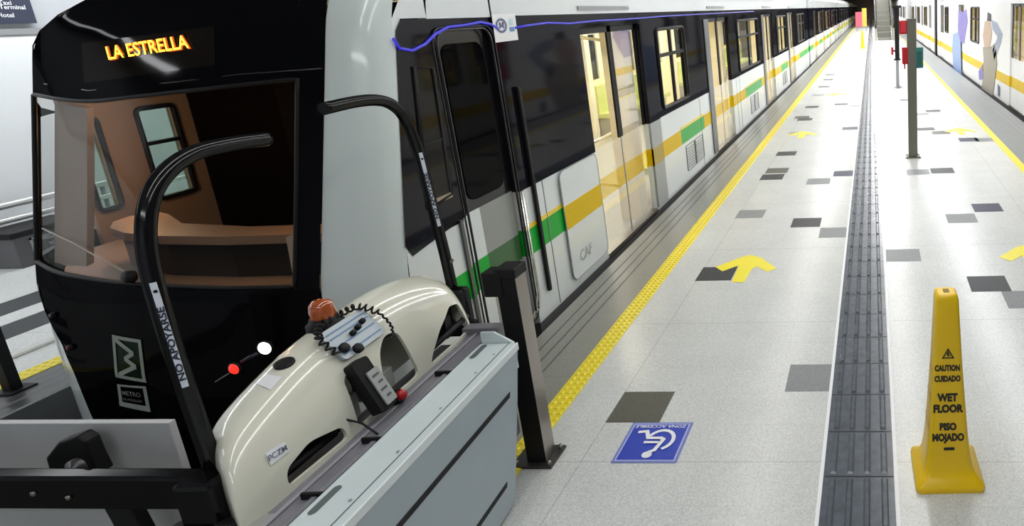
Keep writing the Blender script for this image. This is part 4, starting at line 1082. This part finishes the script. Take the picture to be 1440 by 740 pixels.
# coiled cord around the panel
m = MB(); pth = []
guide = [(-.125, -.02, .02), (-.13, .06, .02), (-.06, .1, .0), (.03, .10, .0), (.10, .085, .02), (.135, .02, .03), (.13, -.05, .03), (.08, -.09, .035)]
G = [CP(*g) for g in guide]; seg = 40
for i in range(len(G)-1):
    p0, p1, p2, p3 = G[max(i-1, 0)], G[i], G[i+1], G[min(i+2, len(G)-1)]
    for k in range(seg):
        t = k/seg; c = .5*((2*p1)+(p2-p0)*t+(2*p0-5*p1+4*p2-p3)*t*t+(3*p1-p0-3*p2+p3)*t**3)
        tg = (p2-p1).normalized(); a1 = tg.cross(ndir).normalized(); ang = 2*PI*(i*seg+k)/12
        rr_ = .011 if i < 5 else .003
        pth.append(c+(a1*math.cos(ang)+ndir*math.sin(ang))*rr_)
m.tube(pth, .0042, RUB, 5); m.build('coiled_cord', lift)
# pendant remote hanging at the front
pa, pb = L((.60, .345, .905)), L((.60, .285, .735))
ax_ = (pb-pa).normalized(); sd = LA; nv = sd.cross(ax_).normalized()
if nv.x < 0: nv = -nv
def RM(u, v, e): return pa+sd*u+ax_*v+nv*e
m = MB(); pts = rpoly([(-.035, -.035), (.045, -.035), (.05, .18), (-.03, .18)], .015)
m.prism([RM(u, v, -.02) for u, v in pts], RUB, nv*.045); rem = m.build('pendant_control', lift)
m = MB(); pts = rpoly([(-.005, .02), (.052, .02), (.056, .165), (0.0, .165)], .006)
m.prism([RM(u, v, .026) for u, v in pts], mat('remote face', (.36, .38, .38), .35), nv*.006)
m.build('face_plate', rem)
m = MB()
for k in range(4): m.prism([RM(.008+.01*(k % 2), .04+.03*k, .033), RM(.04, .04+.03*k, .033), RM(.04, .048+.03*k, .033), RM(.008+.01*(k % 2), .048+.03*k, .033)], DGREY, nv*.001)
m.build('face_print', rem)
eb = L((.70, .29, .735))
m = MB(); m.lathe([(.028, -.02), (.03, .0), (.024, .012)], RUB, eb, 16, nv); ebo = m.build('stop_button', lift)
m = MB(); m.lathe([(.02, .008), (.021, .02), (.016, .026), (0, .028)], RED, eb, 16, nv); m.build('button_cap', ebo)
m = MB(); m.tube([L((.47, .36, .80)), L((.52, .31, .74)), L((.50, .24, .70)), L((.52, .18, .70))], .004, RUB, 6); m.build('cable', lift)
# plug hole and stickers on the hood, laid on its real surface
dgp = bpy.context.evaluated_depsgraph_get(); dgp.update()
def on_hood(p):
    ok, loc, nrm, idx = hood.ray_cast(EYE, ray(p).normalized())
    return (loc, nrm) if ok else (None, None)
def sticker(px, mt, name, e=.0025, n=8):
    rows = []
    for a in range(n+1):
        row = []
        for b in range(n+1):
            u, v = b/n, a/n
            x = (px[0][0]*(1-u)+px[1][0]*u)*(1-v)+(px[3][0]*(1-u)+px[2][0]*u)*v
            y = (px[0][1]*(1-u)+px[1][1]*u)*(1-v)+(px[3][1]*(1-u)+px[2][1]*u)*v
            l_, n_ = on_hood((x, y))
            if l_ is None: return None
            row.append(l_+n_*e)
        rows.append(row)
    m = MB(); m.grid(rows, mt, True); return m.build(name, lift)
sticker([(361, 540), (376, 527), (397, 531), (381, 549)], mat('patch white', (.78, .80, .82), .4), 'label_patch')
lb_ = sticker([(372, 638), (399, 622), (407, 634), (380, 655)], mat('label white', (.80, .83, .88), .4), 'asset_label')
l_, n_ = on_hood((389, 638))
if l_ is not None and lb_:
    a1, _ = on_hood((376, 647)); a2, _ = on_hood((403, 629))
    text('lettering', 'PCZM', mat('label ink', (.12, .14, .18), .5), lb_, l_, a2-a1, n_.cross(a2-a1), .026, ext=.005, bold=.01)
l_, n_ = on_hood((400, 512))
if l_ is not None:
    m = MB(); m.lathe([(.031, .001), (.031, .006), (.022, .008), (0, .006)], RUB, l_, 18, n_); m.build('hood_plug', lift)

# ================================================================== BARRIER AT THE TRACK END
br = thing('end_barrier', 'low white barrier panel with a black rail and clamp in the lower left corner', 'barrier', (-2.75, 1.95, 0))
m = MB()
ptop = [on((-60, 586), 1, 1.95), on((240, 592), 1, 1.95)]
zt_ = ptop[1].z
m.box(-3.5, -2.50, 1.93, 1.955, .12, zt_+.005, PANELW)
m.build('panel', br, bevel=.003)
m = MB()
for x in (-3.35, -2.62): m.box(x-.03, x+.03, 1.955, 2.01, .0, .75, DGREY)
m.build('panel_legs', br)
m = MB(); m.box(-3.5, -2.17, 1.72, 1.775, .635, .758, TUBE); m.build('rail', br, bevel=.01)
m = MB()
for x, z in ((-2.93, .675), (-2.66, .685), (-2.78, .70)): m.lathe([(.008, 0), (.008, .006), (0, .008)], STEEL, (x, 1.72, z), 10, (0, -1, 0))
m.build('rail_bolts', br)
m = MB(); m.box(-.05, .05, -.02, .02, -.72, -.06, RUB, Matrix.Translation((-2.62, 1.80, .74)) @ Matrix.Rotation(math.radians(-10), 4, 'Y'))
m.build('support_post', br, bevel=.006)
m = MB(); hd = [on(p, 1, 1.84) for p in ((63, 645), (80, 623), (106, 614), (119, 622), (128, 645), (140, 668), (72, 675))]
m.prism(hd, RUB, (0, .05, 0)); m.build('clamp', br, bevel=.008)
m = MB(); c = on((112, 655), 1, 1.82); m.lathe([(.03, 0), (.03, .02), (.012, .024), (.012, .03), (0, .03)], mat('clamp bolt', (.08, .08, .08), .3, .6), c, 12, (0, -1, 0)); c = on((123, 663), 1, 1.82); m.lathe([(.012, 0), (.012, .035), (0, .036)], CHROME, c, 10, (0, -1, 0)); m.build('clamp_bolt', br)
for rt in (br, lift): 
    loc = Vector((-2.75, 1.95, 0)) if rt is br else L((.6, .4, 0))
    rt.location = (0, 0, 0); rebase(rt, loc)
rebase(train, Vector((-3.8, 15, 0))); rebase(tr2, Vector((4.1, 17, 0)))

# ================================================================== LIGHT
def area(name, loc, sx, sy, power, col=(1, 1, 1), rot=(0, 0, 0)):
    l = bpy.data.lights.new(name, 'AREA'); l.shape = 'RECTANGLE'; l.size = sx; l.size_y = sy; l.energy = power; l.color = col
    o = bpy.data.objects.new(name, l); COL.objects.link(o); o.location = loc; o.rotation_euler = rot; return o
area('ceiling_row_near', (.35, 7, 3.6), .25, 14, 130, (1, .99, .97))
area('ceiling_row_far', (.35, 45, 3.6), .35, 58, 1650, (1, .985, 1))
area('ceiling_row_left', (-1.6, 8, 3.6), .2, 16, 95, (1, .98, .95))
area('ceiling_row_left_far', (-1.6, 45, 3.6), .2, 56, 560, (1, .98, .95))
area('ceiling_row_right', (2.0, 40, 3.6), .25, 66, 800, (.97, .98, 1))
area('opposite_row', (-8.1, 12, 3.55), .3, 26, 470, (.96, .98, 1))
area('stop_end_row', (-1.2, -1.6, 3.6), 3.5, .25, 40, (.95, .98, 1))
def point(name, loc, power, col, r=.05):
    l = bpy.data.lights.new(name, 'POINT'); l.energy = power; l.color = col; l.shadow_soft_size = r
    o = bpy.data.objects.new(name, l); COL.objects.link(o); o.location = loc; return o
point('cab_lamp', (-4.45, 3.72, 1.62), 5, (1, .66, .38))
point('cab_lamp_low', (-4.45, 3.62, 1.3), 1.6, (1, .5, .22))
point('cab_front_fill', (-3.75, 3.14, 1.9), 1.6, (1, .66, .40))  # added warm fill for pillar and dash, stands for no fitting
point('desk_lamp', (-3.0, 3.12, 1.42), 1.3, (1, .6, .3))
w = bpy.data.worlds.new('world'); scene.world = w; w.use_nodes = True
w.node_tree.nodes['Background'].inputs[0].default_value = (.7, .75, .8, 1); w.node_tree.nodes['Background'].inputs[1].default_value = .05
vs = scene.view_settings
vs.view_transform = 'Standard'; vs.look = 'None'; vs.gamma = 1; vs.use_curve_mapping = False; vs.exposure = 0.08
scene.cycles.use_denoising = True
scene.cycles.max_bounces = 8; scene.cycles.transparent_max_bounces = 16; scene.cycles.sample_clamp_indirect = 6
scene.cycles.caustics_reflective = False; scene.cycles.caustics_refractive = False
